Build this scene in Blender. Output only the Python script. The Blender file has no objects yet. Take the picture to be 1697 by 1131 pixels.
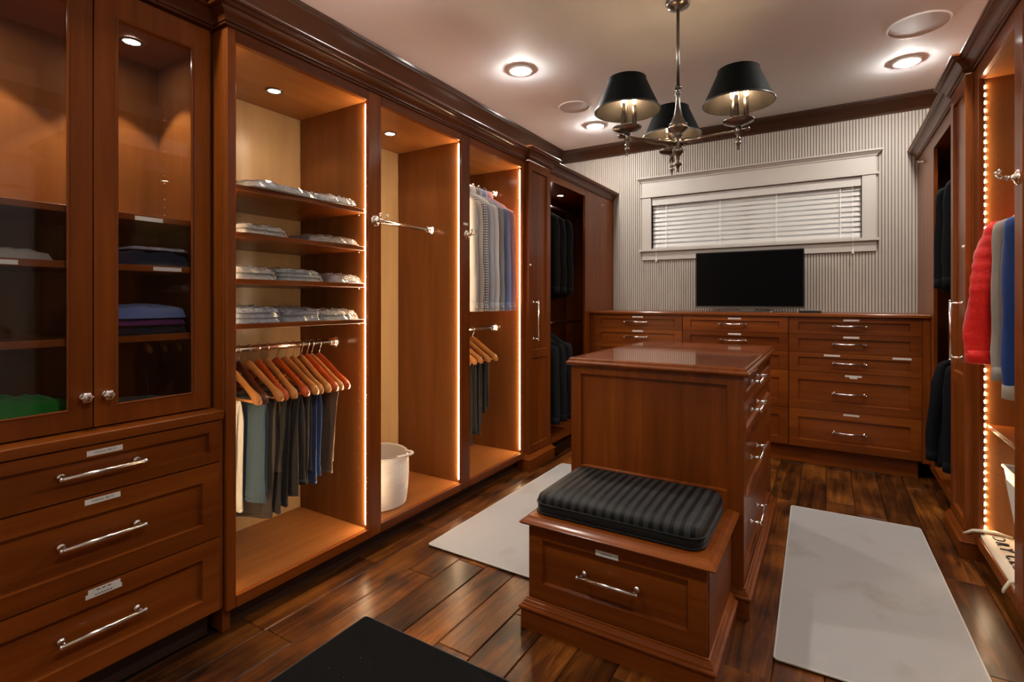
import bpy, bmesh, math, random
from mathutils import Vector, Matrix, noise
random.seed(7)
PI = math.pi
scene = bpy.context.scene
COL = scene.collection

# ------------------------------------------------------------------ camera
CAM_H = 1.22
cam_d = bpy.data.cameras.new('camera'); cam = bpy.data.objects.new('camera', cam_d); COL.objects.link(cam)
cam_d.sensor_width = 36.0; cam_d.lens = 36.0 * 850.6 / 1697.0
cam_d.shift_y = -66.9 / 1697.0
cam_d.clip_start = 0.02; cam_d.clip_end = 60
cam.location = (0, 0, CAM_H); cam.rotation_euler = (PI/2, 0, math.radians(31.565))
scene.camera = cam
# ------------------------------------------------------------------ world, exposure
world = bpy.data.worlds.new('world'); scene.world = world; world.use_nodes = True
bg = world.node_tree.nodes['Background']
bg.inputs['Color'].default_value = (0.80, 0.89, 1.0, 1); bg.inputs['Strength'].default_value = 1.0
scene.view_settings.view_transform = 'Standard'; scene.view_settings.look = 'None'
scene.view_settings.gamma = 1.0; scene.view_settings.use_curve_mapping = False
scene.view_settings.exposure = 1.42
L_DOME, L_BULB, L_STRIP, L_DIODE, W_PUCK = 178.0, 55.0, 48.0, 110.0, 1.2

# ------------------------------------------------------------------ main dimensions (metres)
XL, XR = -1.86, 0.59            # faces of the fitted cabinets on the two long walls
XMID = (XL + XR) / 2
WXL, WXR, WYB, WYF, ZC = -2.46, 1.19, 5.0, -1.2, 2.80
YD = 4.40                       # dresser front

# ------------------------------------------------------------------ materials
def new_mat(name):
    m = bpy.data.materials.new(name); m.use_nodes = True
    nt = m.node_tree
    return m, nt, nt.nodes['Principled BSDF']
def plain(name, col, rough=.5, metal=0, coat=0, bump=0, bscale=60, sheen=0, var=0, spec=.5):
    m, nt, p = new_mat(name)
    p.inputs['Base Color'].default_value = (*col, 1); p.inputs['Roughness'].default_value = rough
    p.inputs['Metallic'].default_value = metal; p.inputs['Coat Weight'].default_value = coat
    p.inputs['Coat Roughness'].default_value = .12; p.inputs['Sheen Weight'].default_value = sheen
    p.inputs['Specular IOR Level'].default_value = spec
    tc = nt.nodes.new('ShaderNodeTexCoord')
    if bump or var:
        n = nt.nodes.new('ShaderNodeTexNoise'); n.inputs['Scale'].default_value = bscale; n.inputs['Detail'].default_value = 4
        nt.links.new(tc.outputs['Object'], n.inputs['Vector'])
    if bump:
        b = nt.nodes.new('ShaderNodeBump'); b.inputs['Strength'].default_value = bump; b.inputs['Distance'].default_value = .004
        nt.links.new(n.outputs['Fac'], b.inputs['Height']); nt.links.new(b.outputs['Normal'], p.inputs['Normal'])
    if var:
        r = nt.nodes.new('ShaderNodeValToRGB')
        r.color_ramp.elements[0].color = (*[c*(1-var) for c in col], 1); r.color_ramp.elements[1].color = (*[min(1, c*(1+var)) for c in col], 1)
        r.color_ramp.elements[0].position = .3; r.color_ramp.elements[1].position = .7
        nt.links.new(n.outputs['Fac'], r.inputs['Fac']); nt.links.new(r.outputs['Color'], p.inputs['Base Color'])
    return m
def wood(name, axis, dark, mid, light, rough=.4, coat=.38, gs=22, along=1.1, objvar=.12, coatr=.17, spec=.10, bump=.05):
    m, nt, p = new_mat(name)
    tc = nt.nodes.new('ShaderNodeTexCoord'); oi = nt.nodes.new('ShaderNodeObjectInfo')
    mp = nt.nodes.new('ShaderNodeMapping')
    s = [gs, gs, gs]; s[axis] = along; mp.inputs['Scale'].default_value = s
    add = nt.nodes.new('ShaderNodeVectorMath'); add.operation = 'ADD'
    mul = nt.nodes.new('ShaderNodeMath'); mul.operation = 'MULTIPLY'; mul.inputs[1].default_value = 37.0
    nt.links.new(oi.outputs['Random'], mul.inputs[0])
    nt.links.new(tc.outputs['Object'], mp.inputs['Vector']); nt.links.new(mp.outputs['Vector'], add.inputs[0]); nt.links.new(mul.outputs[0], add.inputs[1])
    n1 = nt.nodes.new('ShaderNodeTexNoise'); n1.inputs['Scale'].default_value = 1.0; n1.inputs['Detail'].default_value = 6; n1.inputs['Roughness'].default_value = .62; n1.inputs['Distortion'].default_value = .5
    n2 = nt.nodes.new('ShaderNodeTexNoise'); n2.inputs['Scale'].default_value = .16; n2.inputs['Detail'].default_value = 3
    nt.links.new(add.outputs[0], n1.inputs['Vector']); nt.links.new(add.outputs[0], n2.inputs['Vector'])
    mix = nt.nodes.new('ShaderNodeMath'); mix.operation = 'ADD'; 
    h1 = nt.nodes.new('ShaderNodeMath'); h1.operation = 'MULTIPLY'; h1.inputs[1].default_value = .5
    h2 = nt.nodes.new('ShaderNodeMath'); h2.operation = 'MULTIPLY'; h2.inputs[1].default_value = .5
    nt.links.new(n1.outputs['Fac'], h1.inputs[0]); nt.links.new(n2.outputs['Fac'], h2.inputs[0]); nt.links.new(h1.outputs[0], mix.inputs[0]); nt.links.new(h2.outputs[0], mix.inputs[1])
    r = nt.nodes.new('ShaderNodeValToRGB'); e = r.color_ramp.elements
    e[0].position = .33; e[0].color = (*dark, 1); e[1].position = .68; e[1].color = (*light, 1)
    x = e.new(.5); x.color = (*mid, 1)
    nt.links.new(mix.outputs[0], r.inputs['Fac'])
    hsv = nt.nodes.new('ShaderNodeHueSaturation')
    mr = nt.nodes.new('ShaderNodeMapRange'); mr.inputs['To Min'].default_value = 1-objvar; mr.inputs['To Max'].default_value = 1+objvar
    nt.links.new(oi.outputs['Random'], mr.inputs['Value']); nt.links.new(mr.outputs['Result'], hsv.inputs['Value'])
    nt.links.new(r.outputs['Color'], hsv.inputs['Color']); nt.links.new(hsv.outputs['Color'], p.inputs['Base Color'])
    p.inputs['Roughness'].default_value = rough; p.inputs['Coat Weight'].default_value = coat; p.inputs['Coat Roughness'].default_value = coatr; p.inputs['Specular IOR Level'].default_value = spec
    b = nt.nodes.new('ShaderNodeBump'); b.inputs['Strength'].default_value = bump; b.inputs['Distance'].default_value = .001
    nt.links.new(n1.outputs['Fac'], b.inputs['Height']); nt.links.new(b.outputs['Normal'], p.inputs['Normal'])
    return m
M = {}
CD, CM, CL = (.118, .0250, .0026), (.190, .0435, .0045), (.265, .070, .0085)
M['wood_x'] = wood('cherry_grain_x', 0, CD, CM, CL)
M['wood_y'] = wood('cherry_grain_y', 1, CD, CM, CL)
M['wood_z'] = wood('cherry_grain_z', 2, CD, CM, CL)
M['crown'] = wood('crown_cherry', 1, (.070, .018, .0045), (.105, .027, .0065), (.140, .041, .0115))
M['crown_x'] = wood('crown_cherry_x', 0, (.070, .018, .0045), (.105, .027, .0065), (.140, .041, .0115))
M['wood_top'] = wood('cherry_polished_top', 1, CD, CM, CL, coat=1.0, coatr=.06, bump=.0)
M['inner'] = wood('inner_cherry', 2, (.17, .058, .015), (.23, .082, .021), (.29, .11, .03), coat=.35, gs=12, objvar=.03)  # same cherry made lighter and more orange, cabinet light put into the colour
M['inner_y'] = wood('inner_cherry_lit_y', 1, (.19, .066, .017), (.25, .092, .024), (.31, .12, .034), coat=.35, gs=12, objvar=.03)  # lit copy with grain along y, cabinet light in its colour too
M['tan'] = wood('tan_back', 2, (.33, .205, .105), (.37, .235, .122), (.41, .265, .14), coat=.2, gs=16, objvar=.02)
M['floor'] = None
for _a, _n in ((0, 'trim_x'), (1, 'trim_y')): M[_n] = wood('ceiling_'+_n, _a, (.026, .011, .006), (.038, .016, .008), (.050, .022, .011))
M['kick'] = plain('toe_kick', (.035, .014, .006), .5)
M['chrome'] = plain('polished_nickel', (.90, .87, .84), .2, 1)
M['gun'] = plain('brushed_nickel', (.22, .20, .185), .30, 1)
M['shade'] = plain('black_shade', (.004, .005, .005), .6, bump=.1, bscale=200, spec=.06)
M['shade_in'] = plain('shade_lining', (.06, .056, .052), .35, .6)
M['white'] = plain('painted_trim', (.47, .43, .385), .35, bump=.02, bscale=40)
M['batten'] = plain('bead_batten', (.44, .395, .34), .5)
M['groove'] = plain('bead_groove', (.165, .128, .095), .6)
M['ceiling'] = plain('ceiling_paint', (.68, .70, .71), .7, bump=.02, bscale=30)
M['wall'] = plain('wall_paint', (.52, .48, .43), .6)
M['doorw'] = plain('door_paint', (.66, .64, .60), .35)
M['black'] = plain('black_plastic', (.008, .008, .008), .3)
M['screen'] = plain('tv_screen', (.0015, .0015, .002), .25, spec=.06)
M['paper'] = plain('paper_label', (.75, .73, .70), .5)
M['ink'] = plain('ink', (.02, .02, .02), .6)
M['canvas'] = plain('bag_canvas', (.62, .54, .43), .8, bump=.15, bscale=150)
M['rope'] = plain('cotton_rope', (.74, .70, .66), .8, bump=.3, bscale=220)
M['plastic'] = plain('white_plastic', (.80, .77, .72), .35)
M['speaker'] = plain('speaker_grille', (.46, .45, .43), .6, bump=.3, bscale=500)
M['speaker_rim'] = plain('speaker_rim', (.78, .76, .72), .45)
M['hole'] = plain('pin_hole', (.04, .015, .006), .8)
M['slat'] = plain('blind_slat', (.56, .53, .49), .42)
M['cord'] = plain('blind_cord', (.85, .82, .76), .6)
M['hang_light'] = wood('hanger_maple', 0, (.42, .17, .045), (.50, .21, .06), (.58, .26, .08), coat=.4)
M['hang_red'] = wood('hanger_red', 0, (.34, .055, .012), (.42, .075, .016), (.50, .10, .022), coat=.5)
M['hang_dark'] = wood('hanger_dark', 0, (.045, .010, .005), (.06, .014, .006), (.08, .02, .008), coat=.5)
def rug_mat(name, col, stain):
    m, nt, p = new_mat(name); p.inputs['Roughness'].default_value = .95; p.inputs['Specular IOR Level'].default_value = .1
    tc = nt.nodes.new('ShaderNodeTexCoord')
    n1 = nt.nodes.new('ShaderNodeTexNoise'); n1.inputs['Scale'].default_value = 240; n1.inputs['Detail'].default_value = 2
    n2 = nt.nodes.new('ShaderNodeTexNoise'); n2.inputs['Scale'].default_value = 3.2; n2.inputs['Detail'].default_value = 5
    nt.links.new(tc.outputs['Object'], n1.inputs['Vector']); nt.links.new(tc.outputs['Object'], n2.inputs['Vector'])
    r = nt.nodes.new('ShaderNodeValToRGB'); r.color_ramp.elements[0].color = (*[c*.86 for c in col], 1); r.color_ramp.elements[1].color = (*[c*1.1 for c in col], 1)
    r2 = nt.nodes.new('ShaderNodeValToRGB'); r2.color_ramp.elements[0].position = .55; r2.color_ramp.elements[0].color = (1, 1, 1, 1)
    r2.color_ramp.elements[1].position = .75; r2.color_ramp.elements[1].color = (*stain, 1)
    mx = nt.nodes.new('ShaderNodeMixRGB'); mx.blend_type = 'MULTIPLY'; mx.inputs['Fac'].default_value = 1
    nt.links.new(n1.outputs['Fac'], r.inputs['Fac']); nt.links.new(n2.outputs['Fac'], r2.inputs['Fac'])
    nt.links.new(r.outputs['Color'], mx.inputs[1]); nt.links.new(r2.outputs['Color'], mx.inputs[2]); nt.links.new(mx.outputs[0], p.inputs['Base Color'])
    b = nt.nodes.new('ShaderNodeBump'); b.inputs['Strength'].default_value = .4; b.inputs['Distance'].default_value = .003
    nt.links.new(n1.outputs['Fac'], b.inputs['Height']); nt.links.new(b.outputs['Normal'], p.inputs['Normal'])
    return m
M['rug'] = rug_mat('pale_rug', (.43, .415, .40), (.80, .74, .66))
M['rug_edge'] = plain('rug_binding', (.60, .555, .50), .9)
M['felt'] = plain('rug_underlay', (.03, .03, .03), .9)
def mat_speck():
    m, nt, p = new_mat('black_pile'); p.inputs['Roughness'].default_value = .95; p.inputs['Specular IOR Level'].default_value = .05
    tc = nt.nodes.new('ShaderNodeTexCoord')
    v = nt.nodes.new('ShaderNodeTexVoronoi'); v.inputs['Scale'].default_value = 26
    n = nt.nodes.new('ShaderNodeTexNoise'); n.inputs['Scale'].default_value = 330
    nt.links.new(tc.outputs['Object'], v.inputs['Vector']); nt.links.new(tc.outputs['Object'], n.inputs['Vector'])
    r = nt.nodes.new('ShaderNodeValToRGB'); r.color_ramp.elements[0].position = .035; r.color_ramp.elements[0].color = (.16, .15, .13, 1)
    r.color_ramp.elements[1].position = .06; r.color_ramp.elements[1].color = (.006, .006, .006, 1)
    nt.links.new(v.outputs['Distance'], r.inputs['Fac']); nt.links.new(r.outputs['Color'], p.inputs['Base Color'])
    b = nt.nodes.new('ShaderNodeBump'); b.inputs['Strength'].default_value = .6; b.inputs['Distance'].default_value = .004
    nt.links.new(n.outputs['Fac'], b.inputs['Height']); nt.links.new(b.outputs['Normal'], p.inputs['Normal'])
    return m
M['pile'] = mat_speck()
def floor_mat():
    m, nt, p = new_mat('floor_plank_wood')
    N = nt.nodes.new; L = nt.links.new
    tc = N('ShaderNodeTexCoord'); oi = N('ShaderNodeObjectInfo')
    mul = N('ShaderNodeMath'); mul.operation = 'MULTIPLY'; mul.inputs[1].default_value = 53
    L(oi.outputs['Random'], mul.inputs[0])
    off = N('ShaderNodeVectorMath'); off.operation = 'ADD'; L(tc.outputs['Object'], off.inputs[0]); L(mul.outputs[0], off.inputs[1])
    mp = N('ShaderNodeMapping'); mp.inputs['Scale'].default_value = (26, 2.0, 26); L(off.outputs[0], mp.inputs['Vector'])
    n1 = N('ShaderNodeTexNoise'); n1.inputs['Scale'].default_value = 1; n1.inputs['Detail'].default_value = 7; n1.inputs['Roughness'].default_value = .65; n1.inputs['Distortion'].default_value = .9
    L(mp.outputs['Vector'], n1.inputs['Vector'])
    n2 = N('ShaderNodeTexNoise'); n2.inputs['Scale'].default_value = 3.4; n2.inputs['Detail'].default_value = 4; L(off.outputs[0], n2.inputs['Vector'])
    ad = N('ShaderNodeMath'); ad.operation = 'MULTIPLY_ADD'; ad.inputs[1].default_value = .55
    L(n1.outputs['Fac'], ad.inputs[0])
    h = N('ShaderNodeMath'); h.operation = 'MULTIPLY'; h.inputs[1].default_value = .5; L(n2.outputs['Fac'], h.inputs[0]); L(h.outputs[0], ad.inputs[2])
    r = N('ShaderNodeValToRGB'); e = r.color_ramp.elements
    e[0].position = .40; e[0].color = (.026, .0072, .0017, 1); e[1].position = .68; e[1].color = (.27, .085, .0115, 1)
    x = e.new(.52); x.color = (.098, .0275, .0040, 1)
    L(ad.outputs[0], r.inputs['Fac'])
    # knots
    mk = N('ShaderNodeMapping'); mk.inputs['Scale'].default_value = (7.5, 2.6, 7.5); L(off.outputs[0], mk.inputs['Vector'])
    v = N('ShaderNodeTexVoronoi'); v.inputs['Scale'].default_value = 1.0; L(mk.outputs['Vector'], v.inputs['Vector'])
    nd = N('ShaderNodeMath'); nd.operation = 'MULTIPLY_ADD'; nd.inputs[1].default_value = .22; L(n1.outputs['Fac'], nd.inputs[0]); L(v.outputs['Distance'], nd.inputs[2])
    rk = N('ShaderNodeValToRGB'); rk.color_ramp.elements[0].position = .17; rk.color_ramp.elements[0].color = (.06, .05, .045, 1)
    rk.color_ramp.elements[1].position = .30; rk.color_ramp.elements[1].color = (1, 1, 1, 1)
    L(nd.outputs[0], rk.inputs['Fac'])
    mx = N('ShaderNodeMixRGB'); mx.blend_type = 'MULTIPLY'; mx.inputs['Fac'].default_value = .9
    L(r.outputs['Color'], mx.inputs[1]); L(rk.outputs['Color'], mx.inputs[2])
    hsv = N('ShaderNodeHueSaturation'); mr = N('ShaderNodeMapRange'); mr.inputs['To Min'].default_value = .48; mr.inputs['To Max'].default_value = 1.25
    L(oi.outputs['Random'], mr.inputs['Value']); L(mr.outputs['Result'], hsv.inputs['Value']); L(mx.outputs[0], hsv.inputs['Color'])
    L(hsv.outputs['Color'], p.inputs['Base Color'])
    p.inputs['Roughness'].default_value = .42; p.inputs['Coat Weight'].default_value = .3; p.inputs['Coat Roughness'].default_value = .24; p.inputs['Specular IOR Level'].default_value = .12
    nw = N('ShaderNodeTexNoise'); nw.inputs['Scale'].default_value = 7; mp2 = N('ShaderNodeMapping'); mp2.inputs['Scale'].default_value = (3, .8, 1)
    L(off.outputs[0], mp2.inputs['Vector']); L(mp2.outputs['Vector'], nw.inputs['Vector'])
    b = N('ShaderNodeBump'); b.inputs['Strength'].default_value = .25; b.inputs['Distance'].default_value = .006; L(nw.outputs['Fac'], b.inputs['Height'])
    b2 = N('ShaderNodeBump'); b2.inputs['Strength'].default_value = .12; b2.inputs['Distance'].default_value = .002; L(n1.outputs['Fac'], b2.inputs['Height']); L(b.outputs['Normal'], b2.inputs['Normal'])
    L(b2.outputs['Normal'], p.inputs['Normal']); L(b2.outputs['Normal'], p.inputs['Coat Normal'])
    return m
M['floor'] = floor_mat()
def glow(name, col, strength):
    m, nt, p = new_mat(name)
    p.inputs['Base Color'].default_value = (.8, .8, .8, 1)
    p.inputs['Emission Color'].default_value = (*col, 1); p.inputs['Emission Strength'].default_value = strength
    return m
M['dome'] = glow('lamp_dome', (1, .955, .89), L_DOME)
M['bulb'] = glow('filament_bulb', (1, .66, .36), L_BULB)
M['strip'] = glow('led_strip_light', (1, .70, .40), L_STRIP)
M['strip_dim'] = glow('led_strip_dimmed', (1, .70, .40), L_STRIP*.25)
M['diode'] = glow('led_diode_light', (1, .70, .40), L_DIODE)
M['puck'] = glow('puck_lens', (1, .93, .86), 18)
def glass(name, extra=1.0, rough=0.0, tint=(1, 1, 1), haze=0):
    m = bpy.data.materials.new(name); m.use_nodes = True; nt = m.node_tree; nt.nodes.clear()
    o = nt.nodes.new('ShaderNodeOutputMaterial'); t = nt.nodes.new('ShaderNodeBsdfTransparent'); g = nt.nodes.new('ShaderNodeBsdfGlossy')
    t.inputs['Color'].default_value = (*tint, 1)
    g.inputs['Roughness'].default_value = rough; f = nt.nodes.new('ShaderNodeFresnel'); f.inputs['IOR'].default_value = 1.5
    mu = nt.nodes.new('ShaderNodeMath'); mu.operation = 'MULTIPLY'; mu.inputs[1].default_value = extra; mu.use_clamp = True
    mx = nt.nodes.new('ShaderNodeMixShader')
    nt.links.new(f.outputs[0], mu.inputs[0]); nt.links.new(mu.outputs[0], mx.inputs[0]); nt.links.new(t.outputs[0], mx.inputs[1]); nt.links.new(g.outputs[0], mx.inputs[2])
    if haze:
        df = nt.nodes.new('ShaderNodeBsdfDiffuse'); df.inputs['Color'].default_value = (.85, .85, .86, 1); m2 = nt.nodes.new('ShaderNodeMixShader'); m2.inputs[0].default_value = haze
        nt.links.new(mx.outputs[0], m2.inputs[1]); nt.links.new(df.outputs[0], m2.inputs[2]); mx = m2
    nt.links.new(mx.outputs[0], o.inputs['Surface'])
    return m
M['glass'] = glass('door_glass', .62)
M['wrap'] = glass('clear_plastic_wrap', 2.0, .10, (.98, .98, .98), .10)
def cloth(name, col, rough=.85, bump=.25, bs=350, sheen=.15, var=.12):
    return plain(name, col, rough, bump=bump, bscale=bs, sheen=sheen, var=var, spec=.2)
def check(name, base, line, scale, duty=.35, soft=False):
    m, nt, p = new_mat(name); p.inputs['Roughness'].default_value = .8; p.inputs['Specular IOR Level'].default_value = .2
    tc = nt.nodes.new('ShaderNodeTexCoord'); sp = nt.nodes.new('ShaderNodeSeparateXYZ'); nt.links.new(tc.outputs['Object'], sp.inputs[0])
    def stripe(sock):
        mu = nt.nodes.new('ShaderNodeMath'); mu.operation = 'MULTIPLY'; mu.inputs[1].default_value = scale; nt.links.new(sock, mu.inputs[0])
        fr = nt.nodes.new('ShaderNodeMath'); fr.operation = 'FRACT'; nt.links.new(mu.outputs[0], fr.inputs[0])
        lt = nt.nodes.new('ShaderNodeMath'); lt.operation = 'LESS_THAN'; lt.inputs[1].default_value = duty; nt.links.new(fr.outputs[0], lt.inputs[0])
        return lt.outputs[0]
    a = nt.nodes.new('ShaderNodeMath'); a.operation = 'ADD'; nt.links.new(sp.outputs[0], a.inputs[0]); nt.links.new(sp.outputs[1], a.inputs[1])
    s1 = stripe(a.outputs[0]); s2 = stripe(sp.outputs[2])
    ad = nt.nodes.new('ShaderNodeMath'); ad.operation = 'ADD'; nt.links.new(s1, ad.inputs[0]); nt.links.new(s2, ad.inputs[1])
    r = nt.nodes.new('ShaderNodeValToRGB'); e = r.color_ramp.elements; r.color_ramp.interpolation = 'LINEAR'
    e[0].position = 0; e[0].color = (*base, 1); e[1].position = 1; e[1].color = (*line, 1)
    hf = nt.nodes.new('ShaderNodeMath'); hf.operation = 'MULTIPLY'; hf.inputs[1].default_value = .5; nt.links.new(ad.outputs[0], hf.inputs[0])
    nt.links.new(hf.outputs[0], r.inputs['Fac']); nt.links.new(r.outputs['Color'], p.inputs['Base Color'])
    return m
def stripe_cushion():
    m, nt, p = new_mat('cushion_stripe'); p.inputs['Specular IOR Level'].default_value = .18
    tc = nt.nodes.new('ShaderNodeTexCoord'); sp = nt.nodes.new('ShaderNodeSeparateXYZ'); nt.links.new(tc.outputs['Object'], sp.inputs[0])
    mu = nt.nodes.new('ShaderNodeMath'); mu.operation = 'MULTIPLY'; mu.inputs[1].default_value = 1/.0335; nt.links.new(sp.outputs[0], mu.inputs[0])
    fr = nt.nodes.new('ShaderNodeMath'); fr.operation = 'FRACT'; nt.links.new(mu.outputs[0], fr.inputs[0])
    lt = nt.nodes.new('ShaderNodeMath'); lt.operation = 'LESS_THAN'; lt.inputs[1].default_value = .45; nt.links.new(fr.outputs[0], lt.inputs[0])
    r = nt.nodes.new('ShaderNodeValToRGB'); r.color_ramp.elements[0].color = (.026, .026, .025, 1); r.color_ramp.elements[1].color = (.0045, .0045, .005, 1)
    r2 = nt.nodes.new('ShaderNodeMapRange'); r2.inputs['To Min'].default_value = .60; r2.inputs['To Max'].default_value = .55
    nt.links.new(lt.outputs[0], r.inputs['Fac']); nt.links.new(lt.outputs[0], r2.inputs['Value'])
    nt.links.new(r.outputs['Color'], p.inputs['Base Color']); nt.links.new(r2.outputs[0], p.inputs['Roughness'])
    return m
M['cushion'] = stripe_cushion()
M['cushion_side'] = cloth('cushion_piping', (.006, .006, .0065), .5)

# ------------------------------------------------------------------ mesh builder
MIRROR = [False]
WPOS = {}
class MB:
    def __init__(s): s.v = []; s.f = []
    def add(s, vs, fs):
        k = len(s.v); s.v += [tuple(p) for p in vs]; s.f += [tuple(i+k for i in q) for q in fs]; return s
    def box(s, x0, x1, y0, y1, z0, z1):
        return s.add([(x0,y0,z0),(x1,y0,z0),(x1,y1,z0),(x0,y1,z0),(x0,y0,z1),(x1,y0,z1),(x1,y1,z1),(x0,y1,z1)],
                     [(0,3,2,1),(4,5,6,7),(0,1,5,4),(1,2,6,5),(2,3,7,6),(3,0,4,7)])
    def loft(s, rings, cap=True, closed=True):
        n = len(rings[0]); k = len(s.v); fs = []
        for i in range(len(rings)-1):
            for j in range(n if closed else n-1):
                j2 = (j+1) % n
                fs.append((k+i*n+j, k+i*n+j2, k+(i+1)*n+j2, k+(i+1)*n+j))
        if cap and closed:
            fs.append(tuple(k+j for j in range(n-1, -1, -1))); fs.append(tuple(k+(len(rings)-1)*n+j for j in range(n)))
        for r in rings: s.v += [tuple(p) for p in r]
        s.f += fs; return s
    def lathe(s, prof, c=(0,0,0), n=20, axis='z', cap=True):
        rings = []
        for r, z in prof:
            ring = []
            for j in range(n):
                a = 2*PI*j/n; u, w = r*math.cos(a), r*math.sin(a)
                p = (u, w, z) if axis == 'z' else ((z, u, w) if axis == 'x' else (w, z, u))
                ring.append((c[0]+p[0], c[1]+p[1], c[2]+p[2]))
            rings.append(ring)
        return s.loft(rings, cap)
    def tube(s, pts, r, n=8, cap=True, closed=False):
        pts = [Vector(p) for p in pts]; rings = []; m = len(pts)
        rr = r if isinstance(r, (list, tuple)) else [r]*m
        up = None
        for i, p in enumerate(pts):
            if closed: t = pts[(i+1) % m] - pts[i-1]
            else: t = pts[min(i+1, m-1)] - pts[max(i-1, 0)]
            t.normalize()
            if up is None:
                up = Vector((0,0,1)) if abs(t.z) < .9 else Vector((1,0,0))
            a = up - t*up.dot(t); a.normalize(); up = a; b = t.cross(a)
            rings.append([p + a*rr[i]*math.cos(2*PI*j/n) + b*rr[i]*math.sin(2*PI*j/n) for j in range(n)])
        if closed: rings.append(rings[0]); cap = False
        return s.loft(rings, cap)
    def sphere(s, c, r, n=10, sz=1.0):
        return s.lathe([(max(1e-4, r*math.sin(PI*i/n)), -r*sz*math.cos(PI*i/n)) for i in range(n+1)], c, n*2 if n < 9 else 18)
    def sweep(s, prof, path, z0, closed=False, side=1, cap=True):
        """profile (out, up) carried along a plan path with mitred corners; out = right of travel * side"""
        m = len(path); rings = []
        for i in range(m):
            p = Vector(path[i])
            def nrm(a, b):
                d = (Vector(b)-Vector(a)).normalized(); return Vector((d.y, -d.x))*side
            if closed: n1 = nrm(path[i-1], path[i]); n2 = nrm(path[i], path[(i+1) % m])
            else:
                n1 = nrm(path[max(i-1,0)], path[max(i,1)]) if i > 0 else nrm(path[0], path[1])
                n2 = nrm(path[i], path[i+1]) if i < m-1 else n1
            b = n1+n2; b = b*(2/b.length_squared)
            rings.append([(p.x+b.x*o, p.y+b.y*o, z0+u) for o, u in prof])
        if closed: rings.append(rings[0]); cap = False
        return s.loft(rings, cap)
    def build(s, name, mat, parent=None, smooth=False, bevel=0, bseg=1, sub=0, kind=None, label=None):
        vs = s.v
        if MIRROR[0]: vs = [(2*XMID-x, y, z) for x, y, z in vs]
        xs = [p[0] for p in vs]; ys = [p[1] for p in vs]; zs = [p[2] for p in vs]
        c = Vector(((min(xs)+max(xs))/2, (min(ys)+max(ys))/2, (min(zs)+max(zs))/2))
        if parent is None: c.z = min(zs)
        me = bpy.data.meshes.new(name)
        me.from_pydata([(p[0]-c.x, p[1]-c.y, p[2]-c.z) for p in vs], [], s.f)
        bm = bmesh.new(); bm.from_mesh(me); bmesh.ops.recalc_face_normals(bm, faces=bm.faces); bm.to_mesh(me); bm.free()
        if smooth:
            for p in me.polygons: p.use_smooth = True
        me.materials.append(mat if not isinstance(mat, str) else M[mat])
        o = bpy.data.objects.new(name, me); COL.objects.link(o)
        WPOS[o.name] = c
        if parent is not None:
            o.parent = parent; o.location = c - WPOS[parent.name]
        else: o.location = c
        if bevel:
            b = o.modifiers.new('bevel', 'BEVEL'); b.width = bevel; b.segments = bseg; b.limit_method = 'ANGLE'; b.angle_limit = math.radians(40)
        if sub:
            b = o.modifiers.new('sub', 'SUBSURF'); b.levels = sub; b.render_levels = sub
        if kind: o['kind'] = kind
        if label: o['label'] = label
        return o
def smooth_by_angle(o, deg=35):
    me = o.data
    bm = bmesh.new(); bm.from_mesh(me)
    for e in bm.edges:
        e.smooth = not (len(e.link_faces) == 2 and e.calc_face_angle(0) > math.radians(deg))
    for f in bm.faces: f.smooth = True
    bm.to_mesh(me); bm.free(); return o
def thing(name, label, cat, loc, group=None, rot=None, local=False, kind=None):
    o = bpy.data.objects.new(name, None); COL.objects.link(o); o.empty_display_size = .05
    if MIRROR[0] and not local: loc = (2*XMID-loc[0], loc[1], loc[2])
    o.location = loc
    if rot is not None: o.rotation_euler = rot
    WPOS[o.name] = Vector((0,0,0)) if local else Vector(loc)
    if label: o['label'] = label
    if cat: o['category'] = cat
    if group: o['group'] = group
    if kind: o['kind'] = kind
    return o
def tag(o, label, cat, group=None, kind=None):
    if label: o['label'] = label
    if cat: o['category'] = cat
    if group: o['group'] = group
    if kind: o['kind'] = kind
    return o
def copy_tree(o, parent=None):
    c = o.copy(); COL.objects.link(c); WPOS[c.name] = WPOS[o.name].copy()
    if parent is not None: c.parent = parent
    for ch in list(o.children): copy_tree(ch, c)
    return c
def text(name, body, mat, parent, mtx, size, extrude=.0004):
    cu = bpy.data.curves.new(name, 'FONT'); cu.body = body; cu.size = size; cu.extrude = extrude; cu.align_x = 'CENTER'; cu.align_y = 'CENTER'
    cu.materials.append(M[mat]); o = bpy.data.objects.new(name, cu); COL.objects.link(o)
    mw = mtx.copy()
    if parent is not None:
        o.parent = parent; mw.translation = mw.translation - WPOS[parent.name]
    me = bpy.data.meshes.new_from_object(o); me.materials.clear(); me.materials.append(M[mat])
    COL.objects.unlink(o); bpy.data.objects.remove(o)
    o = bpy.data.objects.new(name, me); COL.objects.link(o); o.parent = parent
    o.matrix_local = mw
    return o
def axes(x, y, loc):
    x = Vector(x); y = Vector(y); z = x.cross(y)
    m = Matrix((x, y, z)).transposed().to_4x4(); m.translation = Vector(loc); return m

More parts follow.
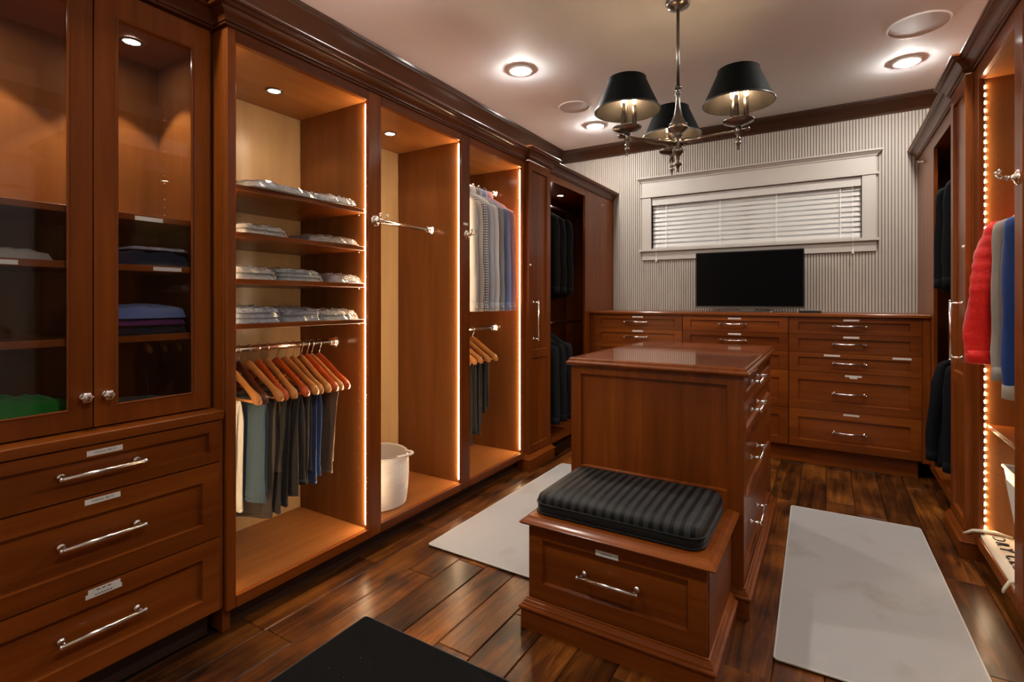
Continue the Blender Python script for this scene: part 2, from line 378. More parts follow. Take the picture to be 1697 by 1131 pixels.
# ---- oriented helpers: face 'L' looks to +X (u = Y), face 'F' looks to -Y (u = X)
def P3(face, plane, u, v, n):
    return (plane+n, u, v) if face == 'L' else (u, plane-n, v)
def slab(mb, face, plane, u0, u1, v0, v1, n0, n1):
    if face == 'L': mb.box(plane+n0, plane+n1, u0, u1, v0, v1)
    else: mb.box(u0, u1, plane-n1, plane-n0, v0, v1)
    return mb
def panel(mb, face, plane, u0, u1, v0, v1, th=.02, holes=None, rail=.055, depth=.014, ch=.0045):
    """shaker front: flat frame, chamfered step, recessed field"""
    if holes is None: holes = [(u0+rail, u1-rail, v0+rail, v1-rail)]
    P = lambda u, v, n: P3(face, plane, u, v, n)
    q = lambda *a: mb.add(a, [(0,1,2,3)])
    ua, ub = holes[0][0], holes[0][1]
    q(P(u0,v0,0), P(ua,v0,0), P(ua,v1,0), P(u0,v1,0)); q(P(ub,v0,0), P(u1,v0,0), P(u1,v1,0), P(ub,v1,0))
    cuts = [v0]
    for h in holes: cuts += [h[2], h[3]]
    cuts.append(v1)
    for i in range(0, len(cuts), 2): q(P(ua,cuts[i],0), P(ub,cuts[i],0), P(ub,cuts[i+1],0), P(ua,cuts[i+1],0))
    for a, b, c, d in holes:
        o = [P(a,c,0), P(b,c,0), P(b,d,0), P(a,d,0)]; i = [P(a+ch,c+ch,-depth), P(b-ch,c+ch,-depth), P(b-ch,d-ch,-depth), P(a+ch,d-ch,-depth)]
        mb.add(o+i, [(0,1,5,4),(1,2,6,5),(2,3,7,6),(3,0,4,7),(4,5,6,7)])
    o = [P(u0,v0,0), P(u1,v0,0), P(u1,v1,0), P(u0,v1,0)]; b = [P(u0,v0,-th), P(u1,v0,-th), P(u1,v1,-th), P(u0,v1,-th)]
    mb.add(o+b, [(0,1,5,4),(1,2,6,5),(2,3,7,6),(3,0,4,7),(4,5,6,7)])
    return mb
def ringframe(mb, face, plane, u0, u1, v0, v1, a, b, c, d, th):
    P = lambda u, v, n: P3(face, plane, u, v, n)
    vs = []
    for n in (0, -th):
        vs += [P(u0,v0,n), P(u1,v0,n), P(u1,v1,n), P(u0,v1,n), P(a,c,n), P(b,c,n), P(b,d,n), P(a,d,n)]
    fs = []
    for k in range(4):
        k2 = (k+1) % 4
        fs += [(k,k2,4+k2,4+k), (8+k,12+k,12+k2,8+k2), (k,8+k,8+k2,k2), (4+k,4+k2,12+k2,12+k)]
    return mb.add(vs, fs)
def pull(face, plane, uc, vc, parent, length=.21, stand=.034, vertical=False, name='pull'):
    mb = MB(); h = length/2
    def Q(s, n, t=0):
        return P3(face, plane, uc+(0 if vertical else s)+(t if vertical else 0), vc+(s if vertical else t), n)
    mb.tube([Q(-h, stand), Q(h, stand)], .0066, 12)
    for e in (-1, 1):
        u = e*(h-.012)
        mb.tube([Q(u, 0), Q(u, .004), Q(u, .0045), Q(u, .012), Q(u, .016), Q(u, stand)], [.011, .011, .0065, .0048, .0055, .0062], 10)
        mb.tube([Q(e*(h-.004), stand), Q(e*(h+.001), stand), Q(e*(h+.003), stand)], [.0074, .0074, .004], 10)
    return mb.build(name, 'chrome', parent, smooth=True)
def knob(face, plane, uc, vc, parent):
    prof = [(.011, 0), (.011, .003), (.006, .004), (.006, .014), (.010, .016), (.0155, .021), (.0165, .026), (.014, .032), (.007, .0345), (.001, .035)]
    rings = [[P3(face, plane, uc+r*(1+(.10*math.cos(6*a) if z > .015 else 0))*math.cos(a), vc+r*(1+(.10*math.cos(6*a) if z > .015 else 0))*math.sin(a), z) for a in [2*PI*j/36 for j in range(36)]] for r, z in prof]
    return MB().loft(rings).build('knob', 'chrome', parent, smooth=True)
def card(face, plane, u0, u1, v0, v1, parent, words=None, dashes=0):
    slab(MB(), face, plane, u0, u1, v0, v1, 0, .0008).build('label_card', 'paper', parent)
    uc, vc = (u0+u1)/2, (v0+v1)/2
    if words:
        if face == 'L': m = axes((0,1,0), (0,0,1), (plane+.0011, uc, vc))
        else: m = axes((1,0,0), (0,0,1), (uc, plane-.0011, vc))
        text('label_text', words, 'ink', parent, m, .0085, .0001)
    if dashes:
        mb = MB(); w = (u1-u0)*.5
        for i in range(dashes):
            a = uc - w/2 + w*i/dashes
            slab(mb, face, plane, a, a+w/dashes*.7, vc-.0014, vc+.0014, .0008, .0011)
        mb.build('label_text', 'ink', parent)
CROWN = [(0,0), (.009,0), (.0115,.002), (.0115,.008), (.009,.010), (.015,.0115), (.015,.016), (.017,.023), (.022,.033), (.031,.043), (.041,.049), (.041,.053), (.047,.054), (.0535,.057), (.056,.062), (.056,.066), (.060,.067), (.063,.071), (.063,.078), (.060,.082), (0,.082)]
BASE = [(0,0), (.022,0), (.022,.071), (.0262,.0725), (.0285,.0765), (.0285,.0805), (.0262,.0845), (.0185,.0865), (.0185,.0905), (.0150,.0925), (.0125,.0965), (.0105,.1015), (.0065,.1035), (.0065,.1085), (.003,.110), (0,.110)]

# ================================================================== ROOM SHELL
def struct(o): o['kind'] = 'structure'; return o
fl = struct(MB().box(WXL-.1, WXR+.1, WYF-.1, WYB+.12, -.12, -.012).build('floor', plain('floor_gap', (.012, .006, .003), .7)))
WPOS[fl.name] = Vector(fl.location)
pitch, x_ref = .1472, .141
k0 = -15
for k in range(k0, 7):
    xa = x_ref + k*pitch; xb = xa + pitch - .0022
    if xa < -2.05: continue
    y_end = 4.50 if xa < .64 else 1.75
    y = WYF + random.uniform(-.9, -.1)
    while y < y_end:
        ln = random.choice([.42, .55, .7, .85, 1.0, 1.2])*random.uniform(.9, 1.1)
        ya, yb = max(y, WYF), min(y+ln, y_end+.02)
        if yb - ya > .05:
            c = .0028; z = random.uniform(-.0006, .0006)
            mb = MB(); x0, x1, y0, y1 = xa, min(xb, WXR), ya+.0008, yb-.0008
            mb.loft([[(x0,y0,-.012),(x1,y0,-.012),(x1,y1,-.012),(x0,y1,-.012)], [(x0,y0,-c),(x1,y0,-c),(x1,y1,-c),(x0,y1,-c)],
                     [(x0+c,y0+c,z),(x1-c,y0+c,z),(x1-c,y1-c,z),(x0+c,y1-c,z)]])
            mb.build('plank', 'floor', fl)
        y += ln
struct(MB().box(WXL-.1, WXR+.1, WYF-.1, WYB+.12, ZC, ZC+.1).build('ceiling', 'ceiling'))
struct(MB().box(WXL-.1, WXL, WYF-.1, WYB+.12, -.012, ZC).build('wall_left', 'wall'))
struct(MB().box(WXR, WXR+.1, WYF-.1, WYB+.12, -.012, ZC).build('wall_right', 'wall'))
struct(MB().box(WXL, WXR, WYF-.1, WYF, -.012, ZC).build('wall_front', 'wall'))
# back wall with window opening and vertical bead strips
HX0, HX1, HZ0, HZ1 = -1.466, .236, 1.722, 2.225
wb = MB()
wb.box(WXL, HX0, WYB, WYB+.12, -.012, ZC); wb.box(HX1, WXR, WYB, WYB+.12, -.012, ZC)
wb.box(HX0, HX1, WYB, WYB+.12, -.012, HZ0); wb.box(HX0, HX1, WYB, WYB+.12, HZ1, ZC)
wall_b = struct(wb.build('wall_back', 'groove'))
st = MB(); pw, gap = .0212, .0062
x = WXL+.01
def strip(x0, x1, z0, z1):
    c = .002; y1, y0 = WYB, WYB-.0055
    st.add([(x0,y1,z0),(x0,y0+c,z0),(x0+c,y0,z0),(x1-c,y0,z0),(x1,y0+c,z0),(x1,y1,z0),(x0,y1,z1),(x0,y0+c,z1),(x0+c,y0,z1),(x1-c,y0,z1),(x1,y0+c,z1),(x1,y1,z1)],
           [(0,1,7,6),(1,2,8,7),(2,3,9,8),(3,4,10,9),(4,5,11,10)])
while x < WXR:
    a, b = x, x+pw-gap
    if b > HX0-.02 and a < HX1+.02:
        strip(a, b, 1.0, HZ0-.03); strip(a, b, HZ1+.03, ZC)
    else: strip(a, b, 1.0, ZC)
    x += pw
st.build('bead_strips', 'batten', wall_b, kind='stuff')
# ceiling crown moulding
CEILCROWN = [(0,0), (.012,0), (.014,.012), (.022,.022), (.040,.046), (.066,.074), (.080,.084), (.084,.094), (.094,.098), (.098,.112), (0,.112)]
zc0 = ZC-.112
for i, (path, mt) in enumerate((([(WXL, WYF+.1), (WXL, WYB-.001)], 'trim_y'), ([(WXL, WYB-.0055), (WXR, WYB-.0055)], 'trim_x'), ([(WXR, WYB-.1), (WXR, WYF)], 'trim_y'), ([(WXR, WYF), (WXL, WYF)], 'trim_x'))):
    smooth_by_angle(struct(MB().sweep(CEILCROWN, path, zc0).build('trim_%d' % (i+1), mt)), 30)
# ------------------------------------------------------------------ window
win = thing('window_1', None, None, ((HX0+HX1)/2, WYB, HZ0), kind='structure')
fy = WYB-.0055
def wpart(name, mb, mat='white', bevel=.002): return mb.build(name, mat, win, bevel=bevel)
wpart('casing', MB().box(-1.556, HX0, fy-.020, fy, 1.722, 2.225)); wpart('casing', MB().box(HX1, .331, fy-.020, fy, 1.722, 2.225))
wpart('head_fillet', MB().box(-1.572, .347, fy-.030, fy, 2.225, 2.243))
wpart('head_board', MB().box(-1.556, .331, fy-.022, fy, 2.243, 2.372))
hc = MB().sweep([(0,0), (.006,0), (.008,.010), (.016,.018), (.030,.030), (.036,.034), (.040,.036), (.040,.046), (0,.046)], [(-1.556, fy), (-1.556, fy-.022), (.331, fy-.022), (.331, fy)], 2.372, side=1)
wpart('head_cornice', hc, bevel=0)
wpart('sill', MB().box(-1.578, .350, fy-.045, WYB+.1, 1.698, 1.722)); wpart('apron', MB().box(-1.556, .331, fy-.018, fy, 1.615, 1.698))
jm = MB(); jm.box(HX0-.012, HX0, fy, WYB+.12, HZ0, HZ1); jm.box(HX1, HX1+.012, fy, WYB+.12, HZ0, HZ1); jm.box(HX0, HX1, fy, WYB+.12, HZ1, HZ1+.012)
wpart('jamb', jm, bevel=0)
sf = MB()
ringframe(sf, 'F', WYB+.085, HX0, HX1, HZ0, HZ1, HX0+.05, HX1-.05, HZ0+.05, HZ1-.05, .03); sf.box(-.64, -.59, WYB+.085, WYB+.115, HZ0+.05, HZ1-.05)
wpart('sash', sf)
wpart('pane', MB().box(HX0+.05, -.64, WYB+.098, WYB+.102, HZ0+.05, HZ1-.05), 'glass', 0); wpart('pane', MB().box(-.59, HX1-.05, WYB+.098, WYB+.102, HZ0+.05, HZ1-.05), 'glass', 0)
# blind
bl = thing('window_blind', 'white horizontal slat blind, closed, in the window above the television', 'blind', ((HX0+HX1)/2, WYB+.03, HZ0+.01))
MB().box(HX0+.004, HX1-.004, WYB-.004, WYB+.006, 2.148, HZ1-.003).build('valance', 'slat', bl, bevel=.002)
MB().box(HX0+.006, HX1-.006, WYB+.008, WYB+.06, 2.17, HZ1-.004).build('headrail', 'slat', bl)
npitch = .0415; zz = 2.140
sx0, sx1 = HX0+.004, HX1-.004
sl = []
t_ang = math.radians(62)
for i in range(10):
    z = zz - i*npitch
    if z < HZ0+.035: break
    mb = MB(); rings = []
    for xx in (sx0, sx1):
        ring = []
        for k in range(5):
            u = (k/4-.5)*.05; bow = .0035*(1-(2*u/.05)**2)
            ring.append((xx, WYB+.036 - u*math.cos(t_ang)*-1 - bow*math.sin(t_ang), z + u*math.sin(t_ang)*1 + bow*math.cos(t_ang)))
        ring += [(p[0], p[1]+.0025*math.sin(t_ang), p[2]-.0025*math.cos(t_ang)) for p in reversed(ring)]
        rings.append(ring)
    mb.loft(rings).build('slat', 'slat', bl)
MB().box(sx0, sx1, WYB+.018, WYB+.05, HZ0+.004, HZ0+.022).build('bottom_rail', 'slat', bl, bevel=.003)
for xx in (-1.33, -.84, -.38, .09):
    mb = MB(); mb.box(xx-.0015, xx+.0015, WYB+.012, WYB+.0135, HZ0+.01, 2.15); mb.box(xx+.004, xx+.0055, WYB+.010, WYB+.0115, HZ0+.01, 2.15)
    mb.build('ladder_cord', 'cord', bl)
for xx, zb in ((-1.405, 1.60), (.175, 1.60)):
    mb = MB(); mb.tube([(xx, WYB-.008, 2.15), (xx, WYB-.012, 1.76), (xx, WYB-.058, 1.725), (xx, WYB-.058, zb+.03)], .0013, 6)
    mb.tube([(xx, WYB-.058, zb+.035), (xx, WYB-.058, zb+.028), (xx, WYB-.058, zb)], [.003, .005, .009], 10)
    mb.build('pull_cord', 'cord', bl)
# ------------------------------------------------------------------ door beside the camera (seen in the cabinet glass)
dr = thing('door_1', None, None, (WXR, .95, 0), kind='structure')
MIR = MB()
def dpart(name, mb, mat='doorw', bevel=.002): return mb.build(name, mat, dr, bevel=bevel)
dm = MB()
def rpan(mb, y0, y1, z0, z1, x, holes):
    k = MB(); panel(k, 'L', 0, y0, y1, z0, z1, .03, holes, depth=.012, ch=.012)
    mb.add([(x-p[0], p[1], p[2]) for p in k.v], k.f); return mb
rpan(dm, .62, 1.31, .008, 2.05, WXR-.012, [(.73, 1.20, .14, .86), (.73, 1.20, 1.0, 1.93)])
dpart('door_leaf', dm, bevel=0)
dpart('casing', MB().box(WXR-.024, WXR, .52, .62, 0, 2.06)); dpart('casing', MB().box(WXR-.024, WXR, 1.31, 1.41, 0, 2.06))
dpart('head_fillet', MB().box(WXR-.034, WXR, .50, 1.43, 2.06, 2.08)); dpart('head_board', MB().box(WXR-.026, WXR, .52, 1.41, 2.08, 2.24))
dpart('head_cornice', MB().sweep([(0,0), (.008,0), (.010,.012), (.022,.026), (.04,.042), (.05,.048), (.05,.062), (0,.062)], [(WXR, 1.41), (WXR-.026, 1.41), (WXR-.026, .52), (WXR, .52)], 2.24, side=1), bevel=0)
MB().tube([(WXR-.042, 1.25, 1.0), (WXR-.06, 1.25, 1.0), (WXR-.075, 1.25, 1.0), (WXR-.10, 1.25, 1.0)], [.012, .012, .024, .015], 12).build('door_knob', 'gun', dr, smooth=True)

# ================================================================== CEILING FIXTURES
def downlight(x, y, label):
    t = thing('recessed_light', label, 'ceiling light', (x, y, ZC-.045), group='recessed ceiling lights')
    MB().lathe([(.062, 0), (.078, 0), (.084, -.005), (.081, -.012), (.066, -.0140), (.060, -.004)], (x, y, ZC), 28, cap=False).build('trim_ring', 'speaker_rim', t, smooth=True)
    prof = [(.060*math.cos(a), -.004-.031*math.sin(a)) for a in [i*PI/2/7 for i in range(7)]] + [(.001, -.035)]
    MB().lathe(prof, (x, y, ZC), 24).build('lens_dome', 'dome', t, smooth=True)
downlight(-1.785, 3.02, 'glowing domed recessed light above the bay with the empty hanging rod')
downlight(-1.78, 4.33, 'glowing domed recessed light half hidden behind the left lamp shade')
downlight(.446, 4.24, 'glowing domed recessed light at upper right below the large speaker')
for y in (1.70, .40):
    downlight(-1.78, y, 'recessed ceiling light outside the picture, %s the hutch' % ('just past' if y > 1 else 'behind the camera beside'))
for y in (2.95, .40):
    downlight(.446, y, 'recessed ceiling light outside the picture, %s' % ('over the red jacket bay' if y > 1 else 'over the white door'))
def speaker(x, y, r, label):
    t = thing('ceiling_speaker', label, 'speaker', (x, y, ZC-.01), group='round ceiling speakers')
    MB().lathe([(r*.93, -.002), (r*.97, -.008), (r, -.007), (r+.004, 0)], (x, y, ZC), 40, cap=False).build('rim', 'speaker_rim', t, smooth=True)
    MB().lathe([(.001, -.0055), (r*.5, -.0055), (r*.94, -.0045)], (x, y, ZC), 40, cap=False).build('grille', 'speaker', t, smooth=True)
speaker(-1.755, 3.83, .128, 'flat round ceiling speaker to the left of the chandelier')
speaker(.443, 3.72, .150, 'flat round ceiling speaker at upper right, above the domed light')
# ------------------------------------------------------------------ chandelier
CX, CY = -.67, 2.76
ch = thing('chandelier', 'three-armed brushed nickel chandelier with black tapered shades', 'chandelier', (CX, CY, 1.9))
MB().lathe([(.001, 2.752), (.02, 2.752), (.035, 2.760), (.056, 2.768), (.062, 2.78), (.062, ZC)], (CX, CY, 0), 24).build('canopy', 'gun', ch, smooth=True)
MB().lathe([(.0085, 2.33), (.0085, 2.755)], (CX, CY, 0), 14).build('stem', 'gun', ch, smooth=True)
MB().lathe([(.012, 2.345), (.020, 2.345), (.022, 2.338), (.012, 2.330), (.010, 2.320), (.016, 2.316), (.016, 2.308), (.011, 2.300), (.011, 2.275), (.015, 2.235), (.022, 2.195), (.036, 2.160), (.047, 2.148), (.047, 2.142), (.040, 2.138), (.055, 2.128), (.052, 2.120), (.032, 2.108), (.020, 2.098), (.024, 2.092), (.016, 2.084), (.016, 2.075)], (CX, CY, 0), 24).build('column', 'gun', ch, smooth=True)
MB().lathe([(.016, 2.078), (.021, 2.074), (.021, 2.030), (.017, 2.026), (.024, 2.018), (.030, 2.012), (.026, 1.998), (.014, 1.985), (.009, 1.975), (.010, 1.965), (.006, 1.955), (.008, 1.950), (.022, 1.940), (.021, 1.936), (.010, 1.928), (.006, 1.915), (.004, 1.905), (.006, 1.902), (.001, 1.897)], (CX, CY, 0), 20).build('hub', 'gun', ch, smooth=True)
RB = .305
for ai, adeg in enumerate((-10, 110, 230)):
    a = math.radians(adeg); dx, dy = math.cos(a), math.sin(a)
    prof = [(.018, .009), (.028, .014), (.034, .009), (.045, .012), (.06, .014), (.10, .008), (.115, .0075), (.125, .012), (.135, .0075), (.25, .0062), (.27, .0062), (.30, .0065), (.33, .0062), (.338, .009), (.345, .006), (.352, .009), (.358, .003)]
    arm = MB().tube([(CX+dx*d, CY+dy*d, 2.05) for d, r in prof], [r*1.35 for d, r in prof], 10).build('arm', 'gun', ch, smooth=True)
    bx, by = CX+dx*RB, CY+dy*RB
    MB().lathe([(.012, 2.032), (.016, 2.036), (.016, 2.066), (.010, 2.070), (.016, 2.074), (.045, 2.080), (.070, 2.092), (.073, 2.098), (.068, 2.098), (.045, 2.088), (.001, 2.086)], (bx, by, 0), 24).build('drip_pan', 'gun', arm, smooth=True)
    MB().lathe([(.012, 2.034), (.008, 2.026), (.006, 2.018), (.013, 2.010), (.014, 2.006), (.006, 1.999), (.012, 1.992), (.013, 1.988), (.007, 1.978), (.004, 1.962), (.005, 1.958), (.001, 1.954)], (bx, by, 0), 16).build('finial', 'gun', arm, smooth=True)
    for k in range(3):
        b = a + .6 + k*2*PI/3; sx, sy = bx+.036*math.cos(b), by+.036*math.sin(b)
        cs = MB().lathe([(.0115, 2.088), (.0115, 2.205), (.0085, 2.208), (.0085, 2.215)], (sx, sy, 0), 12).build('candle_sleeve', 'gun', ch, smooth=True)
        MB().lathe([(.006, 2.214), (.008, 2.222), (.0115, 2.234), (.010, 2.246), (.005, 2.260), (.001, 2.270)], (sx, sy, 0), 10).build('bulb', 'bulb', cs, smooth=True)
    r0, r1, z0, z1 = .163, .092, 2.180, 2.342
    sh = MB(); sh.lathe([(r0, z0), (r1, z1)], (bx, by, 0), 40, cap=False); sh.lathe([(r1+.003, z1-.004), (r1+.003, z1+.003), (r1-.002, z1+.003)], (bx, by, 0), 40, cap=False)
    so = sh.build('lamp_shade', 'shade', ch, smooth=True)
    li = MB(); li.lathe([(r0-.0025, z0), (r1-.0025, z1)], (bx, by, 0), 40, cap=False)
    li.build('lining', 'shade_in', so, smooth=True)
    rm = MB(); rm.lathe([(r0+.002, z0), (r0+.002, z0+.006), (r0-.003, z0+.004), (r0-.003, z0-.001), (r0+.002, z0)], (bx, by, 0), 40, cap=False); rm.build('rim', 'shade_in', so, smooth=True)
    sp = MB(); sp.tube([(bx, by, 2.09), (bx, by, 2.372)], .0025, 6)
    for k in range(3):
        b = a + k*2*PI/3; sp.tube([(bx, by, z1-.004), (bx+r1*math.cos(b), by+r1*math.sin(b), z1-.004)], .0018, 6)
    sp.sphere((bx, by, 2.378), .006, 6)
    sp.build('spider', 'gun', so, smooth=True)

# ================================================================== FITTED CABINETS
XB = -2.38                                     # inner face of the cabinet backs
def puck(parent, x, y, z, watts=W_PUCK, angle=118, blend=.35):
    o = MB().lathe([(.026, 0), (.036, 0), (.038, -.003), (.034, -.006), (.027, -.006), (.026, 0)], (x, y, z), 20, cap=False).build('puck_light', 'gun', parent, smooth=True)
    MB().lathe([(.001, -.003), (.026, -.003)], (x, y, z), 20, cap=False).build('lens', 'puck', o)
    d = bpy.data.lights.new('puck_lamp', 'SPOT'); d.energy = watts; d.color = (1, .80, .58); d.spot_size = math.radians(angle); d.spot_blend = blend; d.shadow_soft_size = .02
    l = bpy.data.objects.new('puck_lamp', d); COL.objects.link(l); l.parent = o
    l.location = Vector(((2*XMID-x) if MIRROR[0] else x, y, z-.008)) - WPOS[o.name]
def led(parent, y, z0, z1, side, dots=False):
    """strip on a side panel, just behind the face frame; side = +1 faces +Y, -1 faces -Y"""
    x1, x0 = XL-.0235, XL-.0300
    tri = lambda e, za, zb: [[(x1, y, z), (x1, y+side*(.0065-e), z), (x0+e, y, z)] for z in (za, zb)]
    ch_ = MB().loft(tri(.0025, z0, z1)).build('led_channel', 'speaker_rim', parent)
    if dots:
        mb = MB(); z = z0+.03
        while z < z1-.02:
            mb.loft(tri(.002, z, z+.014)); z += .036
        mb.build('diode_row', 'diode' if side < 0 else 'strip_dim', ch_, kind='stuff')
    else:
        MB().loft(tri(0, z0+.01, z1-.01)).build('light_strip', 'strip' if side < 0 else 'strip_dim', ch_)
def rod(parent, x, y0, y1, z):
    o = MB().tube([(x, y0+.002, z), (x, y1-.002, z)], .0135, 14).build('hanging_rod', 'chrome', parent, smooth=True)
    for y, s in ((y0, 1), (y1, -1)):
        pr = [(.032, 0), (.032, .004), (.025, .008), (.026, .012), (.020, .016), (.019, .028), (.0165, .030)]
        MB().tube([(x, y+s*d, z) for r, d in pr], [r for r, d in pr], 16).build('flange', 'chrome', o, smooth=True)
def robe_hook(parent, y, z, plane=XL):
    mb = MB()
    pr = [(.027, 0), (.028, .003), (.024, .006), (.021, .008), (.014, .010), (.009, .016), (.007, .024), (.010, .028), (.008, .033), (.006, .040)]
    mb.tube([(plane+n, y, z) for r, n in pr], [r for r, n in pr], 16)
    mb.tube([(plane+.036, y-.02, z+.002), (plane+.040, y, z), (plane+.036, y+.02, z+.002)], [.005, .007, .005], 10)
    for s in (-1, 1):
        pts = [(plane+.034, y+s*.012, z+.002), (plane+.05, y+s*.018, z+.004), (plane+.056, y+s*.021, z+.014), (plane+.056, y+s*.022, z+.022)]
        mb.tube(pts, [.005, .0045, .004, .004], 8); mb.sphere((plane+.056, y+s*.022, z+.025), .0068, 6)
    mb.build('robe_hook', 'chrome', parent, smooth=True)
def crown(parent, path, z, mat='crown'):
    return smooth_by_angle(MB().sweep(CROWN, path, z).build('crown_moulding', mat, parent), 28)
def pins(parent, y, s, xs, z0, z1, step=.032, mat='hole'):
    mb = MB(); z = z0
    while z < z1:
        for x in xs: mb.lathe([(.0026, 0), (.0026, s*.0006)], (x, y, z), 6, 'y')
        z += step
    mb.build('pin_holes', mat, parent, kind='stuff')
def bays(root, y_start, y_end, opens, z_bot, z_in0, z_in1, z_top, crown_path, dots=False):
    """row of open bays behind one face frame"""
    f0 = XL-.022
    w = lambda name, mb, mat, bevel=.0015: mb.build(name, mat, root, bevel=bevel)
    w('side_panel', MB().box(-2.44, f0, y_start, opens[0][0]-.006, z_bot, z_top), 'wood_z')
    w('side_panel', MB().box(-2.44, f0, opens[-1][1]+.006, y_end, z_bot, z_top), 'inner')
    for a, b in zip(opens[:-1], opens[1:]):
        w('divider', MB().box(XB, f0, a[1]+.006, b[0]-.006, z_bot, z_top), 'inner')
    w('side_foot', MB().box(-2.44, XL-.03, y_start, y_start+.03, 0, z_bot), 'wood_z')
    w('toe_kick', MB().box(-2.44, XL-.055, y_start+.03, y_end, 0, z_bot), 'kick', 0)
    ys = [y_start] + [v for o in opens for v in o] + [y_end]
    for i in range(0, len(ys), 2): w('stile', MB().box(f0, XL, ys[i], ys[i+1], z_bot, z_top), 'wood_z', .003)
    for a, b in opens:
        w('rail', MB().box(f0, XL, a, b, z_in1, z_top), 'wood_y'); w('rail', MB().box(f0, XL, a, b, z_bot, z_in0), 'wood_y')
        w('back_panel', MB().box(XB-.012, XB, a-.006, b+.006, z_bot, z_top), 'tan', 0)
        w('bay_floor', MB().box(XB, f0, a-.006, b+.006, z_in0-.022, z_in0), 'inner_y', 0)
        w('bay_top', MB().box(XB, f0, a-.006, b+.006, z_in1, z_in1+.02), 'inner_y', 0)
        led(root, b+.006, z_in0+.01, z_in1-.004, -1, dots); led(root, a-.006, z_in0+.01, z_in1-.004, 1, dots)
    w('cover_panel', MB().box(-2.44, XL, y_start, y_end, z_top, z_top+.015), 'wood_y', 0)
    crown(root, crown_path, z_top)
def shelf(root, y0, y1, zc, x1=-1.886, th=.02, mat='wood_y'):
    return MB().box(XB, x1, y0+.001, y1-.001, zc-th/2, zc+th/2).build('shelf', mat, root, bevel=.0015)

# ---- A: hutch with glass doors over drawers
YA0, YA1, XA, XAD = .33, 1.046, -1.94, -1.872
hu = thing('glass_door_hutch', 'cherry hutch with two tall glass doors above three wide drawers', 'cabinet', (-2.15, .69, 0))
hp = lambda name, mb, mat, bevel=.0015: mb.build(name, mat, hu, bevel=bevel)
hp('side_panel', MB().box(-2.44, XA-.022, YA0, YA0+.02, .10, 2.222), 'wood_z'); hp('side_panel', MB().box(-2.44, XA-.022, YA1-.018, YA1-.001, .10, 2.222), 'inner')
hp('back_panel', MB().box(-2.44, -2.325, YA0+.02, YA1-.018, .10, 2.222), 'inner', 0)
hp('top_panel', MB().box(-2.325, XA-.022, YA0+.02, YA1-.018, 2.16, 2.222), 'inner_y', 0)
for z in (1.500, 1.330, 1.092): hp('shelf', MB().box(-2.325, -1.968, YA0+.021, YA1-.019, z-.011, z+.011), 'wood_y')
hp('drawer_case', MB().box(-2.44, XAD-.02, YA0, YA1-.004, .10, .79), 'wood_y', 0)
hp('ledge', MB().box(-2.325, XAD+.006, YA0-.004, YA1-.004, .79, .822), 'wood_y', .003)
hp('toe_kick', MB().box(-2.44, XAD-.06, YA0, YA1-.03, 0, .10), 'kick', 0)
hp('end_stile', MB().box(-2.42, XAD-.004, YA1-.016, YA1-.004, .10, .79), 'wood_z')
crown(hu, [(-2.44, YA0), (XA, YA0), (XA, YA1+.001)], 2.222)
hp('cover_panel', MB().box(-2.44, XA, YA0, YA1, 2.222, 2.24), 'wood_y', 0)
ymid = .6775
for i, (a, b) in enumerate(((YA0+.004, ymid-.0015), (ymid+.0015, YA1-.016))):
    ga, gb = a+.058, b-.058
    d = ringframe(MB(), 'L', XA, a, b, .826, 2.215, ga, gb, .885, 2.128, .022).build('door', 'wood_z', hu, bevel=.002)
    MB().box(XA-.014, XA-.010, ga-.006, gb+.006, .879, 2.134).build('glass_pane', 'glass', d)
    bd = MB(); ringframe(bd, 'L', XA+.002, ga-.001, gb+.001, .884, 2.129, ga+.006, gb-.006, .891, 2.122, .010); bd.build('bead', 'wood_z', d, bevel=.002)
    knob('L', XA, (b-.024) if i == 0 else (a+.03), .925, d)
zr = [(.641, .786), (.369, .636), (.103, .364)]
for i, (z0, z1) in enumerate(zr):
    d = panel(MB(), 'L', XAD, YA0+.004, YA1-.018, z0, z1, .02, rail=.058 if i else .036, depth=.015, ch=.005).build('drawer', 'wood_y', hu)
    pull('L', XAD-.011, .676, (.711, .508, .236)[i], d, .215)
    if i == 0: card('L', XAD, .637, .728, .756, .772, d, 'CASUAL BELTS')
    elif i == 1: card('L', XAD, .632, .722, .612, .628, d, 'FORMAL BELTS')
    else:
        card('L', XAD, .640, .722, .344, .357, d, dashes=3); card('L', XAD, .634, .726, .331, .344, d, dashes=6)
puck(hu, -2.14, .86, 2.158, 5.0, 82, .1); puck(hu, -2.14, .50, 2.158, 5.0, 82, .1)
MB().box(-1.9675, -1.967, .80, .885, 1.490, 1.504).build('label_card', 'paper', hu); MB().box(-1.9675, -1.967, .855, .945, 1.323, 1.336).build('label_card', 'paper', hu); MB().box(-1.9675, -1.967, .42, .51, 1.323, 1.336).build('label_card', 'paper', hu)
for k in range(2):
    mb = MB(); z = 1.53
    while z < 2.02:
        mb.sphere((-2.27 + k*.24, YA1-.0185, z), .0035, 4); z += .032
    mb.build('shelf_pins', 'chrome', hu, kind='stuff')

